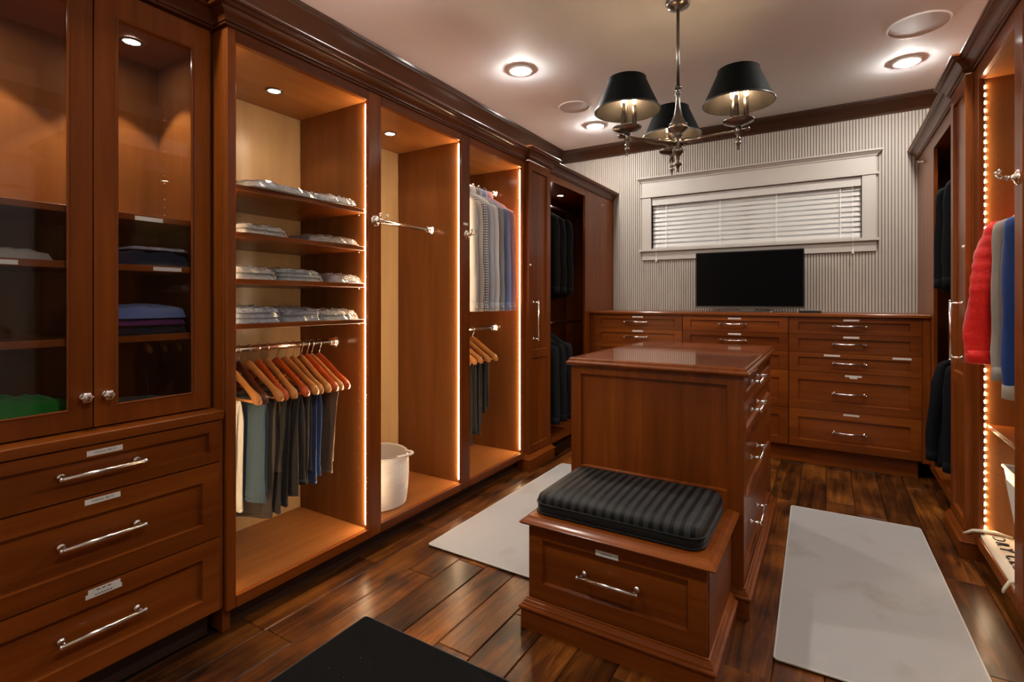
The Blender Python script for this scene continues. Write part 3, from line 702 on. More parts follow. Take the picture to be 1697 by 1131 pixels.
# ---- B: three open bays
B_OPEN = [(1.083, 1.724), (1.807, 2.453), (2.538, 3.172)]
ZB, ZI0, ZI1, ZT = .085, .128, 2.175, 2.222
ow = thing('open_wardrobe', 'cherry wardrobe wall with three lit open bays, left of the island', 'wardrobe', (-2.12, 2.12, 0))
bays(ow, 1.047, 3.205, B_OPEN, ZB, ZI0, ZI1, ZT, [(-1.94, 1.047), (XL, 1.047), (XL, 3.205)])
for z in (1.648, 1.469, 1.293, 1.122):
    shelf(ow, 1.077, 1.730, z)
    for x in (-1.93, -2.34): MB().sphere((x, 1.727, z-.014), .0045, 5).build('shelf_pin', 'chrome', ow, smooth=True)
XROD = -2.11
rod(ow, XROD, 1.077, 1.730, 1.015); rod(ow, XROD, 1.801, 2.459, 1.660); rod(ow, XROD, 2.532, 3.178, 2.018); rod(ow, XROD, 2.532, 3.178, 1.020)
puck(ow, -2.14, 1.42, ZI1); puck(ow, -2.125, 2.13, ZI1); puck(ow, -2.13, 2.855, ZI1)
robe_hook(ow, 1.766, 1.606); robe_hook(ow, 2.502, 1.618)
pins(ow, 1.7295, -1, (-1.925,), 1.74, 2.1, .19); pins(ow, 1.7295, -1, (-1.93,), .35, .97, .064, 'hang_light'); pins(ow, 2.4585, -1, (-1.93,), .35, 1.5, .064, 'hang_light'); pins(ow, 3.1775, -1, (-1.93,), .35, 1.9, .064, 'hang_light')
MB().box(XL, XL+.0008, 2.472, 2.515, 1.676, 1.690).build('label_card', 'paper', ow)

# ---- C and D on both sides: narrow door pier, then the dark corner wardrobe
def pier(ztop, label):
    t = thing('pier_cabinet', label, 'cabinet', (-2.12, 3.38, 0), group='narrow panelled pier cabinets')
    y0, y1, xf = 3.207, 3.552, XL+.03
    MB().box(-2.44, xf-.021, y0, y1, 0, ztop).build('body', 'wood_z', t, bevel=.0015)
    d = panel(MB(), 'L', xf, y0+.002, y1-.002, .115, ztop-.004, .02, [(y0+.055, y1-.055, .165, .80), (y0+.055, y1-.055, .858, ztop-.065)]).build('door', 'wood_z', t)
    pull('L', xf, y0+.068, 1.075, d, .29, .045, True)
    smooth_by_angle(MB().sweep(BASE, [(XL-.05, y0), (xf, y0), (xf, y1), (XL-.05, y1)], 0).build('plinth', 'wood_y', t), 28)
    crown(t, [(XL-.02, y0), (xf, y0), (xf, y1), (XL-.02, y1)], ztop)
    MB().sphere((xf+.004, y0+.02, 1.478), .008, 6).build('bumper', 'plastic', t, smooth=True)
    return t
def corner(zb, zi0, zi1, ztop, label):
    t = thing('corner_wardrobe', label, 'wardrobe', (-2.12, 4.27, 0), group='corner wardrobes beside the dresser')
    f0 = XL-.022; y0, y1, ye = 3.553, 4.29, WYB-.006
    w = lambda name, mb, mat, bevel=.0015: mb.build(name, mat, t, bevel=bevel)
    w('side_panel', MB().box(-2.44, f0, y0, y0+.018, zb, ztop), 'wood_z'); w('side_panel', MB().box(-2.44, f0, ye-.018, ye, zb, ztop), 'wood_z')
    w('back_panel', MB().box(XB-.012, XB, y0, ye, zb, ztop), 'wood_z', 0)
    w('bay_floor', MB().box(XB, f0, y0+.018, ye-.018, zi0-.022, zi0), 'wood_y', 0); w('bay_top', MB().box(XB, f0, y0+.018, ye-.018, zi1, zi1+.02), 'wood_y', 0)
    w('rail', MB().box(f0, XL, y0, y1, zi1, ztop), 'wood_y'); w('rail', MB().box(f0, XL, y0, y1, zb, zi0), 'wood_y')
    w('stile', MB().box(f0, XL, y0, y0+.012, zi0, zi1), 'wood_z')
    w('filler_panel', MB().box(f0, XL, y1, ye, zb, ztop), 'wood_z', .002)
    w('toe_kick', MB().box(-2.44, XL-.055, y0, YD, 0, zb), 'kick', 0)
    w('cover_panel', MB().box(-2.44, XL, y0, ye, ztop, ztop+.015), 'wood_y', 0)
    rod(t, XROD, y0+.018, ye-.018, 2.06); rod(t, XROD, y0+.018, ye-.018, 1.02)
    puck(t, -2.04, 4.15, zi1, .8)
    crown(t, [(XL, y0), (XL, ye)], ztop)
    pg = MB(); pg.tube([(XL, 4.65, ztop-.09), (XL+.004, 4.65, ztop-.09), (XL+.03, 4.65, ztop-.088)], [.009, .009, .005], 10); pg.sphere((XL+.032, 4.65, ztop-.086), .008, 6)
    pg.build('coat_peg', 'chrome', t, smooth=True)
    return t
pier(2.235, 'narrow two-panel cherry pier with long nickel pull, left of the dark jackets')
corner(.085, .128, 2.165, 2.225, 'dark open corner wardrobe left of the dresser, holding black suits')
MIRROR[0] = True
pier(2.300, 'narrow two-panel cherry pier with long nickel pull, beside the red jacket bay')
corner(.085, .135, 2.215, 2.300, 'dark open corner wardrobe right of the dresser, holding black coats')
R_OPEN = [(1.83, 2.50), (2.593, 3.128)]
ZIR0, ZIR1, ZTR = .135, 2.235, 2.300
rw = thing('open_wardrobe', 'cherry wardrobe on the right edge with glowing bay of bright jackets', 'wardrobe', (-2.12, 2.32, 0))
bays(rw, 1.437, 3.205, R_OPEN, .088, ZIR0, ZIR1, ZTR, [(-2.44, 1.437), (XL, 1.437), (XL, 3.205)], dots=True)
rod(rw, XROD, 2.587, 3.134, 1.715); shelf(rw, 2.587, 3.134, .645, -1.895)
rod(rw, XROD, 1.824, 2.506, 1.015)
for z in (1.648, 1.469, 1.293, 1.122): shelf(rw, 1.824, 2.506, z)
puck(rw, -2.13, 2.86, ZIR1); puck(rw, -2.13, 2.16, ZIR1)
robe_hook(rw, 2.545, 1.668); robe_hook(rw, 1.81, 1.668)
pins(rw, 3.1335, -1, (-1.93,), .18, 2.15, .05)
MIRROR[0] = False

# ---- dresser along the back wall
dz = thing('built_in_dresser', 'long cherry dresser with three drawer stacks under the window', 'dresser', (XMID, 4.7, 0))
q = lambda name, mb, mat, bevel=.0015: mb.build(name, mat, dz, bevel=bevel)
q('carcass', MB().box(XL+.001, XR-.001, YD+.021, WYB-.006, .12, 1.098), 'wood_x', 0)
q('end_filler', MB().box(XL+.001, -1.820, YD, YD+.02, .12, 1.098), 'wood_z'); q('end_filler', MB().box(.547, XR-.001, YD, YD+.02, .12, 1.098), 'wood_z')
q('toe_board', MB().box(XL+.06, XR-.06, YD+.055, YD+.075, 0, .12), 'wood_x', 0)
q('top', MB().box(XL+.001, XR-.001, YD-.022, WYB-.006, 1.100, 1.124), 'wood_x', .004)
rows = [(.975, 1.096), (.840, .972), (.698, .837), (.417, .695), (.133, .414)]
cols = [(-1.818, -1.034), (-1.030, -.252), (-.248, .545)]
for ci, (a, b) in enumerate(cols):
    for ri, (z0, z1) in enumerate(rows):
        d = panel(MB(), 'F', YD, a+.0015, b-.0015, z0, z1, .02, [(a+.062, b-.062, z0+(.030 if ri < 3 else .055), z1-(.034 if ri < 3 else .06))], depth=.013, ch=.0045).build('drawer', 'wood_x', dz)
        uc = (a+b)/2 + (-.015 if ci == 2 else 0); vc = (z0+z1)/2 - (.002 if ri < 3 else .01)
        pull('F', YD+.009, uc, vc, d, .205, .036)
        zt = z1-.018
        if ri == 2: cards = [(uc-.155, uc-.055), (uc+.25, uc+.355)] if ci == 2 else [(uc-.05, uc+.05)]
        elif ri == 3: cards = [(uc-.025, uc+.075)]
        else: cards = [(uc-.035, uc+.06)]
        for c0, c1 in cards: card('F', YD, c0, c1, zt-.006, zt+.007, d)
        if ri == 3: card('F', YD, uc+.002, uc+.048, zt-.017, zt-.006, d)
# ---- island
IX0, IX1, IY0, IY1 = -1.006, -.275, 2.16, 3.28
isl = thing('island_cabinet', 'cherry island cabinet with polished top and side drawers in the middle of the room', 'island', ((IX0+IX1)/2, 2.7, 0))
MB().box(IX0, IX1-.02, IY0+.02, IY1, 0, .925).build('body', 'wood_z', isl)
panel(MB(), 'F', IY0, IX0, IX1, .10, .925, .02, [(-.959, -.336, .470, .888)], depth=.014, ch=.0045).build('end_panel', 'wood_z', isl)
for z0, z1, vc in ((.823, .922, .872), (.675, .820, .750), (.403, .672, .545), (.118, .400, .265)):
    d = panel(MB(), 'L', IX1, IY0+.02, IY1-.02, z0, z1, .02, [(IY0+.075, IY1-.075, z0+.03, z1-.03)], depth=.013, ch=.0045).build('drawer', 'wood_y', isl)
    pull('L', IX1-.009, 2.54, vc, d, .235, .040)
MB().box(IX1, IX1+.0008, 2.50, 2.60, .903, .915).build('label_card', 'paper', isl)
TOPP = [(0,0), (.014,0), (.018,.004), (.020,.010), (.018,.015), (.013,.018), (.010,.021), (.008,.028), (.003,.033), (-.03,.034)]
def top_slab(root, x0, x1, y0, y1, z, prof, mat='wood_top', inset=.03):
    mb = MB(); loop = [(x0,y0), (x0,y1), (x1,y1), (x1,y0)]
    mb.sweep(prof, loop, z, closed=True, side=-1)
    h = prof[-1][1]
    mb.add([(x0+inset,y0+inset,z+h), (x1-inset,y0+inset,z+h), (x1-inset,y1-inset,z+h), (x0+inset,y1-inset,z+h)], [(0,1,2,3)])
    mb.add([(x0,y0,z), (x1,y0,z), (x1,y1,z), (x0,y1,z)], [(0,3,2,1)])
    return smooth_by_angle(mb.build('top', mat, root), 25)
top_slab(isl, IX0, IX1, IY0, IY1, .926, TOPP)
smooth_by_angle(MB().sweep(BASE, [(IX0, IY0), (IX0, IY1), (IX1, IY1), (IX1, IY0)], 0, closed=True, side=-1).build('plinth', 'wood_y', isl), 28)
# ---- bench
BX0, BX1, BY0, BY1 = -.955, -.315, 1.676, 2.132
be = thing('storage_bench', 'low cherry storage bench with one drawer against the island front', 'bench', ((BX0+BX1)/2, 1.9, 0))
MB().box(BX0, BX1, BY0+.02, BY1, 0, .384).build('body', 'wood_y', be)
d = panel(MB(), 'F', BY0, BX0+.001, BX1-.003, .112, .382, .018, [(-.899, -.376, .170, .334)], depth=.014, ch=.0045).build('drawer', 'wood_x', be)
pull('F', BY0+.009, -.640, .251, d, .215, .036)
card('F', BY0, -.688, -.606, .334, .353, d, dashes=7)
top_slab(be, BX0, BX1, BY0, BY1, .384, [(0,0), (.012,0), (.020,.002), (.026,.007), (.027,.011), (.022,.016), (.014,.020), (.006,.026), (0,.031), (-.03,.032)], 'wood_x')
smooth_by_angle(MB().sweep(BASE, [(BX0, BY1-.03), (BX0, BY0), (BX1, BY0), (BX1, BY1-.03)], 0, side=1).build('plinth', 'wood_x', be), 28)
# cushion
cu = thing('bench_cushion', 'black satin-striped box cushion lying on the bench', 'cushion', (-.645, 1.905, .4162))
cx0, cx1, cy0, cy1, cz0 = -.950, -.338, 1.700, 2.118, .4165
def rrect(x0, x1, y0, y1, r, z, n=6):
    pts = []
    for cx_, cy_, a0 in ((x1-r, y1-r, 0), (x0+r, y1-r, PI/2), (x0+r, y0+r, PI), (x1-r, y0+r, 3*PI/2)):
        for i in range(n+1):
            a = a0 + PI/2*i/n; pts.append((cx_+r*math.cos(a), cy_+r*math.sin(a), z))
    return pts
def inset_ring(i, z): return rrect(cx0+i, cx1-i, cy0+i, cy1-i, max(.012, .05-i*.6), z)
mb = MB(); mb.loft([inset_ring(.012, cz0), inset_ring(.003, cz0+.006), inset_ring(.0, cz0+.022), inset_ring(.0, cz0+.038)], cap=True)
mb.build('boxing', 'cushion_side', cu, smooth=True)
rings = [inset_ring(.001, cz0+.038), inset_ring(.001, cz0+.050), inset_ring(.006, cz0+.063), inset_ring(.018, cz0+.072), inset_ring(.05, cz0+.079), inset_ring(.11, cz0+.083), inset_ring(.19, cz0+.085)]
tp = MB().loft(rings, cap=False); tp.f.append(tuple(len(tp.v)-len(rings[-1])+j for j in range(len(rings[-1]))))
tp.build('striped_top', 'cushion', cu, smooth=True)
for z in (cz0+.006, cz0+.039): MB().tube(inset_ring(-.001, z), .0035, 6, closed=True).build('piping', 'cushion_side', cu, smooth=True)
# ---- television and the black box beside it
tv = thing('television', 'black flat screen television standing on the dresser', 'television', (-.575, 4.72, 1.124))
TX0, TX1, TY, TZ0, TZ1 = -.995, -.158, 4.735, 1.160, 1.642
MB().box(TX0, TX1, TY, TY+.045, TZ0, TZ1).build('housing', 'black', tv, bevel=.004)
MB().box(TX0+.008, TX1-.008, TY-.002, TY, TZ0+.016, TZ1-.008).build('screen', 'screen', tv)
MB().box(TX0, TX1, TY-.004, TY+.02, TZ0-.005, TZ0+.006).build('bottom_trim', 'gun', tv, bevel=.002)
sb = MB(); sb.box(-.63, -.52, TY+.01, TY+.03, 1.130, TZ0); sb.loft([rrect(-.78, -.37, 4.66, 4.84, .03, 1.1245), rrect(-.78, -.37, 4.66, 4.84, .03, 1.130), rrect(-.775, -.375, 4.665, 4.835, .03, 1.132)])
sb.build('stand', 'gun', tv, bevel=.001)
rc = thing('remote_control', 'small black remote control lying beside the television', 'remote control', (-.10, 4.64, 1.124))
rm_ = MB().loft([rrect(-.19, -.04, 4.615, 4.665, .012, 1.1245), rrect(-.19, -.04, 4.615, 4.665, .012, 1.138), rrect(-.186, -.044, 4.619, 4.661, .012, 1.143)]); rm_.build('case', 'black', rc)
bt = MB()
for i in range(6):
    for j in range(2): bt.box(-.175+i*.02, -.165+i*.02, 4.628+j*.016, 4.638+j*.016, 1.143, 1.1445)
bt.build('buttons', 'speaker', rc, kind='stuff')
# ---- rugs and mat
def rug(name, label, cat, cx, cy, w, l, rot, th, mat, edge):
    t = thing(name, label, cat, (cx, cy, .0008), rot=(0, 0, rot), local=True, group='pale rugs beside the island' if mat == 'rug' else None)
    mb = MB(); n = 24
    if mat == 'rug':
        MB().box(-w/2+.004, w/2-.004, -l/2+.004, l/2-.004, 0, .003).build('underlay', 'felt', t)
    rings = [rrect(-w/2+i, w/2-i, -l/2+i, l/2-i, .012, z) for i, z in ((0, .003), (0, th-.002), (.003, th))]
    mb.loft(rings); mb.build('pile_field', mat, t)
    MB().tube([(x, y, th-.003) for x, y, z in rrect(-w/2, w/2, -l/2, l/2, .012, 0)], .0042, 6, closed=True).build('binding', edge, t, smooth=True)
rug('floor_rug', 'pale grey rug on the floor left of the island', 'rug', -1.375, 2.70, .62, 1.49, math.radians(-.3), .011, 'rug', 'rug_edge')
rug('floor_rug', 'pale grey rug on the floor right of the island', 'rug', .133, 2.70, .60, 1.50, math.radians(1.0), .011, 'rug', 'rug_edge')
rug('door_mat', 'black speckled mat on the floor at the bottom edge', 'mat', -1.02, .98, .98, .81, 0, .009, 'pile', 'cushion_side')


# ================================================================== HANGERS AND CLOTHES (local frame: rod centre at origin, x across the hanger)
def hanger_parts(t, mat, bar=True, span=.215, hook_top=.0):
    hk = MB(); pts = [(0, 0, -.062), (0, 0, -.034)]
    for i in range(9):
        a = -PI*.62 + i*(PI*1.42)/8
        pts.append((.0185*math.cos(a+PI*.12)*0+.0, .0, 0) if False else (0.0185*math.sin(a)*-1, .0, -.0185*math.cos(a)+0.0))
    pts = [(0, 0, -.066), (0, 0, -.040), (.006, 0, -.028)] + [(.0175*math.cos(a), 0, .0175*math.sin(a)) for a in [math.radians(-50+i*26) for i in range(9)]]
    hk.tube(pts, .0021, 7); hk.build('hook', 'chrome', t, smooth=True)
    n = 14; rings = []
    for i in range(-n, n+1):
        s = i/n; u = abs(s)
        x = s*span; z = -.060 - .128*(u**1.25) - .006*math.sin(u*PI)
        h = .021 - .006*u + .010*max(0, u-.72)/.28; w = .0065 + .010*(u**2.2) + (.004 if u > .8 else 0)
        if u > .97: h *= .55; w *= .55
        rings.append([(x, w*math.cos(a), z - h*.35 + h*math.sin(a)) for a in [2*PI*k/10 for k in range(10)]])
    MB().loft(rings).build('shoulder_bar', mat, t, smooth=True)
    if bar: MB().tube([(-span*.9, 0, -.196), (span*.9, 0, -.196)], .0055, 8).build('trouser_bar', 'chrome' if mat == 'hang_dark' else mat, t, smooth=True)
HPROTO = {}
def hanger(x, y, z, mat, label, group, rot=0, bar=True):
    key = (mat, bar)
    if key not in HPROTO:
        t = thing('clothes_hanger', label, 'hanger', (x, y, z), group, (0, 0, rot), local=True); hanger_parts(t, mat, bar); HPROTO[key] = t
    else:
        t = copy_tree(HPROTO[key]); t.location = (x, y, z); t.rotation_euler = (0, 0, rot); t['label'] = label; t['group'] = group
    return t
CM_ = {}
def col_mat(name, c, **k):
    if name not in CM_: CM_[name] = cloth('cloth_'+name, c, **k)
    return CM_[name]
def trousers(x, y, z, mat, label, group, lens=(.46, .40), w=.115, rot=0, cuff=None, seed=0, xo=0.0):
    rnd = random.Random(seed)
    t = thing('trousers', label, 'trousers', (x, y, z-.200), group, (0, 0, rot), local=True)
    for li, L in enumerate(lens):
        ph = rnd.uniform(0, 6); yo = (.0135 if li else -.0135); rows = 16; rings = []; wk = rnd.uniform(.9, 1.08); drift = rnd.uniform(-.02, .02)
        for r in range(rows+1):
            f = r/rows; zz = .010 - f*L
            ww = w*wk*(1 - .10*f + .03*math.sin(f*5+ph)); dd = .0095*(1+.25*math.sin(f*7+ph)); xc = xo + drift*f
            if r == 0: dd *= .5; yb = 0
            else: yb = yo*min(1, f*6)
            if cuff and f > .90: dd *= 1.35; ww *= 1.02
            ring = []; n = 30
            for k in range(n):
                a = 2*PI*k/n; c, s_ = math.cos(a), math.sin(a)
                px = ww*math.copysign(abs(c)**.55, c); py = dd*math.copysign(abs(s_)**.7, s_)
                py += .0075*min(1, f*2.5)*math.sin(px*48 + ph + f*2.0) + .004*math.sin(px*95+ph*2+f*3)*f
                ring.append((xc+px, yb+py, zz + .006*math.sin(px*30+ph)*f))
            rings.append(ring)
        MB().loft(rings).build('trouser_leg', mat, t, smooth=True)
        hm = MB(); k0 = rings[-2]; k1 = rings[-1]
        hm.loft([[(p[0]*1.0+ (p[0]-xo)*.012, p[1]+(.0012 if p[1] > yb else -.0012), p[2]+.012) for p in k1], [(p[0]+(p[0]-xo)*.012, p[1]+(.0012 if p[1] > yb else -.0012), p[2]-.001) for p in k1]])
        hm.build('hem', mat, t, smooth=True)
    return t
def garment(name, cat, x, y, z, mat, label, group, length=.86, width=.215, thick=.032, sleeve=.56, sl_r=.036, sl_out=.03, rot=0, quilt=0, collar=None, cuff=None, seed=0, flare=.0, front=1, buttons=False, fold=.007, sl_front=0.0):
    rnd = random.Random(seed); ph = rnd.uniform(0, 6)
    t = thing(name, label, cat, (x, y, z-.06), group, (0, 0, rot), local=True)
    prof = [(.012, .050, .55), (-.004, .062, .75), (-.028, .105, .85), (-.062, .160, .92), (-.098, width*.93, 1.0), (-.118, width*1.0, 1.0), (-.15, width*1.01, 1.02)]
    nrow = 60 if quilt else 14
    for r in range(1, nrow+1):
        f = r/nrow; prof.append((-.15 - f*(length-.21), width*(1.01+flare*f), 1.02+.35*f*(1+flare*2)))
    rings = []; n = 40
    for i, (zz, w, df) in enumerate(prof):
        f = max(0, min(1, (-zz-.05)/max(.1, length-.1))); d = thick*df
        q = 1.0
        if quilt: q = .95 + .06*abs(math.sin(PI*zz/quilt))**.6
        ring = []
        for k in range(n):
            a = 2*PI*k/n; c, s_ = math.cos(a), math.sin(a)
            px = w*math.copysign(abs(c)**.75, c); py = d*q*math.copysign(abs(s_)**.75, s_)
            py += fold*f*(math.sin(px*34+ph+2*zz) + .5*math.sin(px*71+ph*1.7)); px *= (1+.012*math.sin(9*zz+ph))
            ring.append((px, py, zz + (.012*math.cos(px/w*PI)*(-1) if i == len(prof)-1 else 0)))
        rings.append(ring)
    b = MB().loft(rings).build('body', mat, t, smooth=True)
    for sg in (-1, 1):
        outs = sl_out if sg == front else sl_out*.5
        base = [(sg*(width*.86), 0, -.095), (sg*(width*1.0), 0, -.125), (sg*(width*1.02+outs*.35), .004, -.22), (sg*(width*1.02+outs*.7), -.004, -.38), (sg*(width*1.02+outs), .006, -.10-sleeve*.8), (sg*(width*1.02+outs*.95), sl_front, -.10-sleeve)]
        pts = []; m = 60 if quilt else 12
        for i in range(m+1):
            u = i/m*(len(base)-1); k = min(int(u), len(base)-2); fr = u-k
            pts.append(Vector(base[k]).lerp(Vector(base[k+1]), fr))
        rings = []
        for i, p in enumerate(pts):
            f = i/m; rr = sl_r*(1.05-.32*f)*(1 if i else .6); q = 1
            if quilt: q = .945+.065*abs(math.sin(PI*p.z/quilt))**.6
            ring = []
            for k in range(14):
                a = 2*PI*k/14
                wv = 1+.07*math.sin(3*a+ph+p.z*22)
                ring.append((p.x+rr*q*wv*math.cos(a), p.y+rr*.92*q*wv*math.sin(a), p.z + .010*math.sin(a)*0))
            rings.append(ring)
        so = MB().loft(rings).build('sleeve', mat, t, smooth=True)
        p = pts[-1]; rr = sl_r*.76
        cf = MB().lathe([(rr*.9, .055), (rr*1.04, .052), (rr*1.06, .0), (rr*.8, -.003)], (p.x, p.y, p.z-.004), 14); cf.build('cuff', cuff or mat, so, smooth=True)
        if buttons: MB().sphere((p.x+sg*rr*1.05, p.y-.006, p.z+.022), .005, 5).build('cuff_button', 'plastic', so)
    cl = MB(); rg = []
    for zz, k in ((-.004, 1.02), (.022, 1.0), (.045, .96), (.040, 1.12), (.008, 1.30), (-.008, 1.22)):
        rg.append([(.058*k*math.cos(a), .034*k*math.sin(a), zz-.006*math.cos(a*2)) for a in [2*PI*j/18 for j in range(18)]])
    cl.loft(rg, cap=False).build('collar', collar or mat, t, smooth=True)
    return t
def blob(name, cat, label, cx, cy, z, sx, sy, h, mat, group=None, rot=0, seed=0, wrap=True, puff=.5, lay=1):
    t = thing(name, label, cat, (cx, cy, z), group, (0, 0, rot), local=True)
    rnd = random.Random(seed); nx, ny = 18, 18; off = Vector((rnd.uniform(0, 50), rnd.uniform(0, 50), 0))
    def surf(ax, ay, hh, amp, sc, z0):
        mb = MB(); top = []; bot = []
        for j in range(ny+1):
            for i in range(nx+1):
                u = -1+2*i/nx; v = -1+2*j/ny
                e = (1-abs(u)**6)*(1-abs(v)**6); e = max(0, e)**puff
                r = 1 - .10*(abs(u)*abs(v))**3
                nz = noise.noise(Vector((u*sc, v*sc, 0))+off)
                nx2 = noise.noise(Vector((u*sc+9, v*sc, 3))+off)
                top.append((u*ax/2*r + .006*nx2, v*ay/2*r + .006*nz, z0 + .003 + hh*e*(.88+amp*nz) ))
                bot.append((u*ax/2*r + .006*nx2, v*ay/2*r + .006*nz, z0 + .0005))
        k = (nx+1)*(ny+1); fs = []
        for j in range(ny):
            for i in range(nx):
                a = j*(nx+1)+i; fs.append((a, a+1, a+nx+2, a+nx+1)); fs.append((k+a, k+a+nx+1, k+a+nx+2, k+a+1))
        edge = [i for i in range(nx+1)] + [j*(nx+1)+nx for j in range(1, ny+1)] + [ny*(nx+1)+i for i in range(nx-1, -1, -1)] + [j*(nx+1) for j in range(ny-1, 0, -1)]
        for a, b in zip(edge, edge[1:]+edge[:1]): fs.append((a, b, k+b, k+a))
        return mb.add(top+bot, fs)
    for l in range(lay):
        s_ = 1-.02*l
        surf(sx*s_, sy*s_, h/lay, .30, 2.8, h/lay*l).build('folded_layer', mat, t, smooth=True)
    if wrap: surf(sx*1.08, sy*1.07, h*1.08, .38, 8.5, 0).build('plastic_wrap', 'wrap', t)
    return t

# ---- bay 1: hangers and trousers
zr_ = 1.015
g = 'wooden hangers on the lower rod of the shelf bay'
hl = [(1.190, 'hang_light', 'maple wooden hanger cut off by the left stile, first on the trouser rod'),
      (1.238, 'hang_dark', 'dark walnut hanger with metal bar over the steel blue trousers'),
      (1.282, 'hang_light', 'low maple hanger just right of the dark walnut hanger'),
      (1.325, 'hang_red', 'glossy orange-red hanger left of the tan one'),
      (1.368, 'hang_light', 'tan maple hanger between two orange-red hangers'),
      (1.415, 'hang_red', 'bright orange-red hanger with red bar in the middle of the rod'),
      (1.458, 'hang_light', 'maple hanger right of the middle orange-red hanger'),
      (1.496, 'hang_light', 'maple hanger above the charcoal trousers next to the blue jeans'),
      (1.540, 'hang_light', 'maple hanger carrying the blue trousers'),
      (1.572, 'hang_red', 'orange-red hanger tucked between two maple hangers near the rod end'),
      (1.598, 'hang_light', 'maple hanger carrying the brown trousers'),
      (1.640, 'hang_red', 'empty red hanger, last on the trouser rod beside the lit panel')]
for i, (y, m_, lb) in enumerate(hl): hanger(XROD, y, zr_, m_, lb, g, rot=math.radians(random.Random(i).uniform(-5, 3)))
tg = 'trousers on the lower rod of the shelf bay'
tl = [(1.135, 'cream', (.62, .58, .50), (.44, .42), 'cream trousers at the left stile, first on the rod', .10, .03),
      (1.225, 'steel', (.075, .12, .155), (.40, .37), 'steel blue denim trousers with turned hem, near the left stile', .105, .045),
      (1.275, 'taupe', (.105, .082, .062), (.49, .30), 'taupe trousers folded short beside the steel blue pair', .115, .03),
      (1.318, 'charcoal', (.045, .040, .036), (.47, .22), 'dark charcoal trousers, third dark pair from the rod end', .118, .04),
      (1.356, 'olive', (.060, .052, .044), (.46, .27), 'olive grey trousers under the middle orange-red hanger', .118, .03),
      (1.395, 'charcoal', (.045, .040, .036), (.43, .38), 'dark charcoal trousers left of the blue pair, long fold', .112, .035),
      (1.435, 'olive', (.060, .052, .044), (.40, .34), 'olive grey trousers pressed against the blue pair', .110, .04),
      (1.490, 'blue', (.045, .075, .175), (.40, .38), 'blue cotton trousers with turned-up cuff, near the rod end', .105, .045),
      (1.570, 'brown', (.135, .095, .065), (.375, .34), 'brown trousers, last on the rod beside the lit panel', .112, .05)]
for i, (y, mn, c, ln, lb, w, xo) in enumerate(tl):
    trousers(XROD, y, zr_, col_mat(mn, c), lb, tg, [q_+.02 for q_ in ln], w*1.15, math.radians(random.Random(i+40).uniform(6, 14)), True, i, xo)
# ---- bay 1 shelves: folded shirts in plastic
fg = 'folded shirts in plastic on the open shelves'
for i, (z, cy, cx, sx, sy, h, c, lb, lay) in enumerate([
    (1.658, 1.30, -2.02, .30, .34, .036, (.36, .37, .39), 'plastic-wrapped pale shirt on the top shelf, left one', 1),
    (1.658, 1.565, -2.03, .32, .22, .038, (.42, .42, .44), 'plastic-wrapped pale shirt on the top shelf, right one', 1),
    (1.479, 1.21, -2.03, .28, .22, .042, (.50, .46, .42), 'plastic-wrapped cream shirts on the second shelf, left', 2),
    (1.479, 1.57, -2.03, .28, .26, .034, (.34, .31, .29), 'plastic-wrapped taupe shirt on the second shelf, right', 1),
    (1.303, 1.19, -2.05, .28, .20, .05, (.55, .53, .50), 'plastic-wrapped white shirt on the third shelf, left end', 2),
    (1.303, 1.40, -2.06, .30, .22, .052, (.32, .36, .38), 'stack of pale green and blue-grey shirts on the third shelf, middle', 3),
    (1.303, 1.62, -2.05, .30, .20, .04, (.36, .31, .36), 'plastic-wrapped mauve shirt on the third shelf, right end', 1),
    (1.132, 1.20, -2.05, .30, .22, .06, (.30, .33, .42), 'stack of blue-white shirts on the lowest shelf, left end', 3),
    (1.132, 1.41, -2.05, .30, .20, .055, (.26, .27, .34), 'stack of lavender grey shirts on the lowest shelf, middle', 2),
    (1.132, 1.60, -2.05, .30, .21, .045, (.58, .54, .49), 'cream shirts in plastic on the lowest shelf, right end', 2)]):
    blob('folded_shirt', 'shirt', lb, cx, cy, z, sx, sy, h, col_mat('fold%d' % i, c, var=.25, bs=60), fg, math.radians(random.Random(i).uniform(-8, 8)), i, True, .45, lay)
# ---- bay 2 basket
bk = thing('rope_basket', 'white coiled rope basket with side handle on the floor of the empty bay', 'basket', (-2.09, 1.985, ZI0+.001))
bcx, bcy, bz = -2.09, 1.985, ZI0+.001
ncoil = 27; pr_ = []
for i in range(ncoil):
    f = i/ncoil; r = .158 + .018*math.sin(f*PI*.9) - .004*f
    zc_ = bz + .006 + i*.0103
    for a in (-.9, -.4, 0, .4, .9): pr_.append((r+.0052*math.cos(a), zc_+.0055*math.sin(a)))
rings = []
for (r, z) in pr_:
    ring = []
    f = (z-bz)/.28
    for k in range(44):
        a = 2*PI*k/44; w = 1+.035*f*math.sin(2*a+.6)+.02*math.sin(3*a+f*5); dip = -.016*f*f*(1+math.cos(2*(a-.3)))*.5
        ring.append((bcx+r*w*math.cos(a), bcy+r*w*math.sin(a), z+dip))
    rings.append(ring)
inner = [[(bcx+(p[0]-bcx)*.955, bcy+(p[1]-bcy)*.955, max(p[2], bz+.012)) for p in rg] for rg in reversed(rings[::3])]
MB().loft(rings+inner).build('coil_wall', 'rope', bk, smooth=True)
for a0 in (.35, .35+PI):
    pts = []
    for i in range(11):
        s = -1+2*i/10; a = a0+s*.36; r = .160+.052*math.cos(s*PI/2)
        pts.append((bcx+r*math.cos(a), bcy+r*math.sin(a), bz+.268+.006*math.cos(s*PI/2)))
    MB().tube(pts, .0075, 8).build('handle', 'rope', bk, smooth=True)
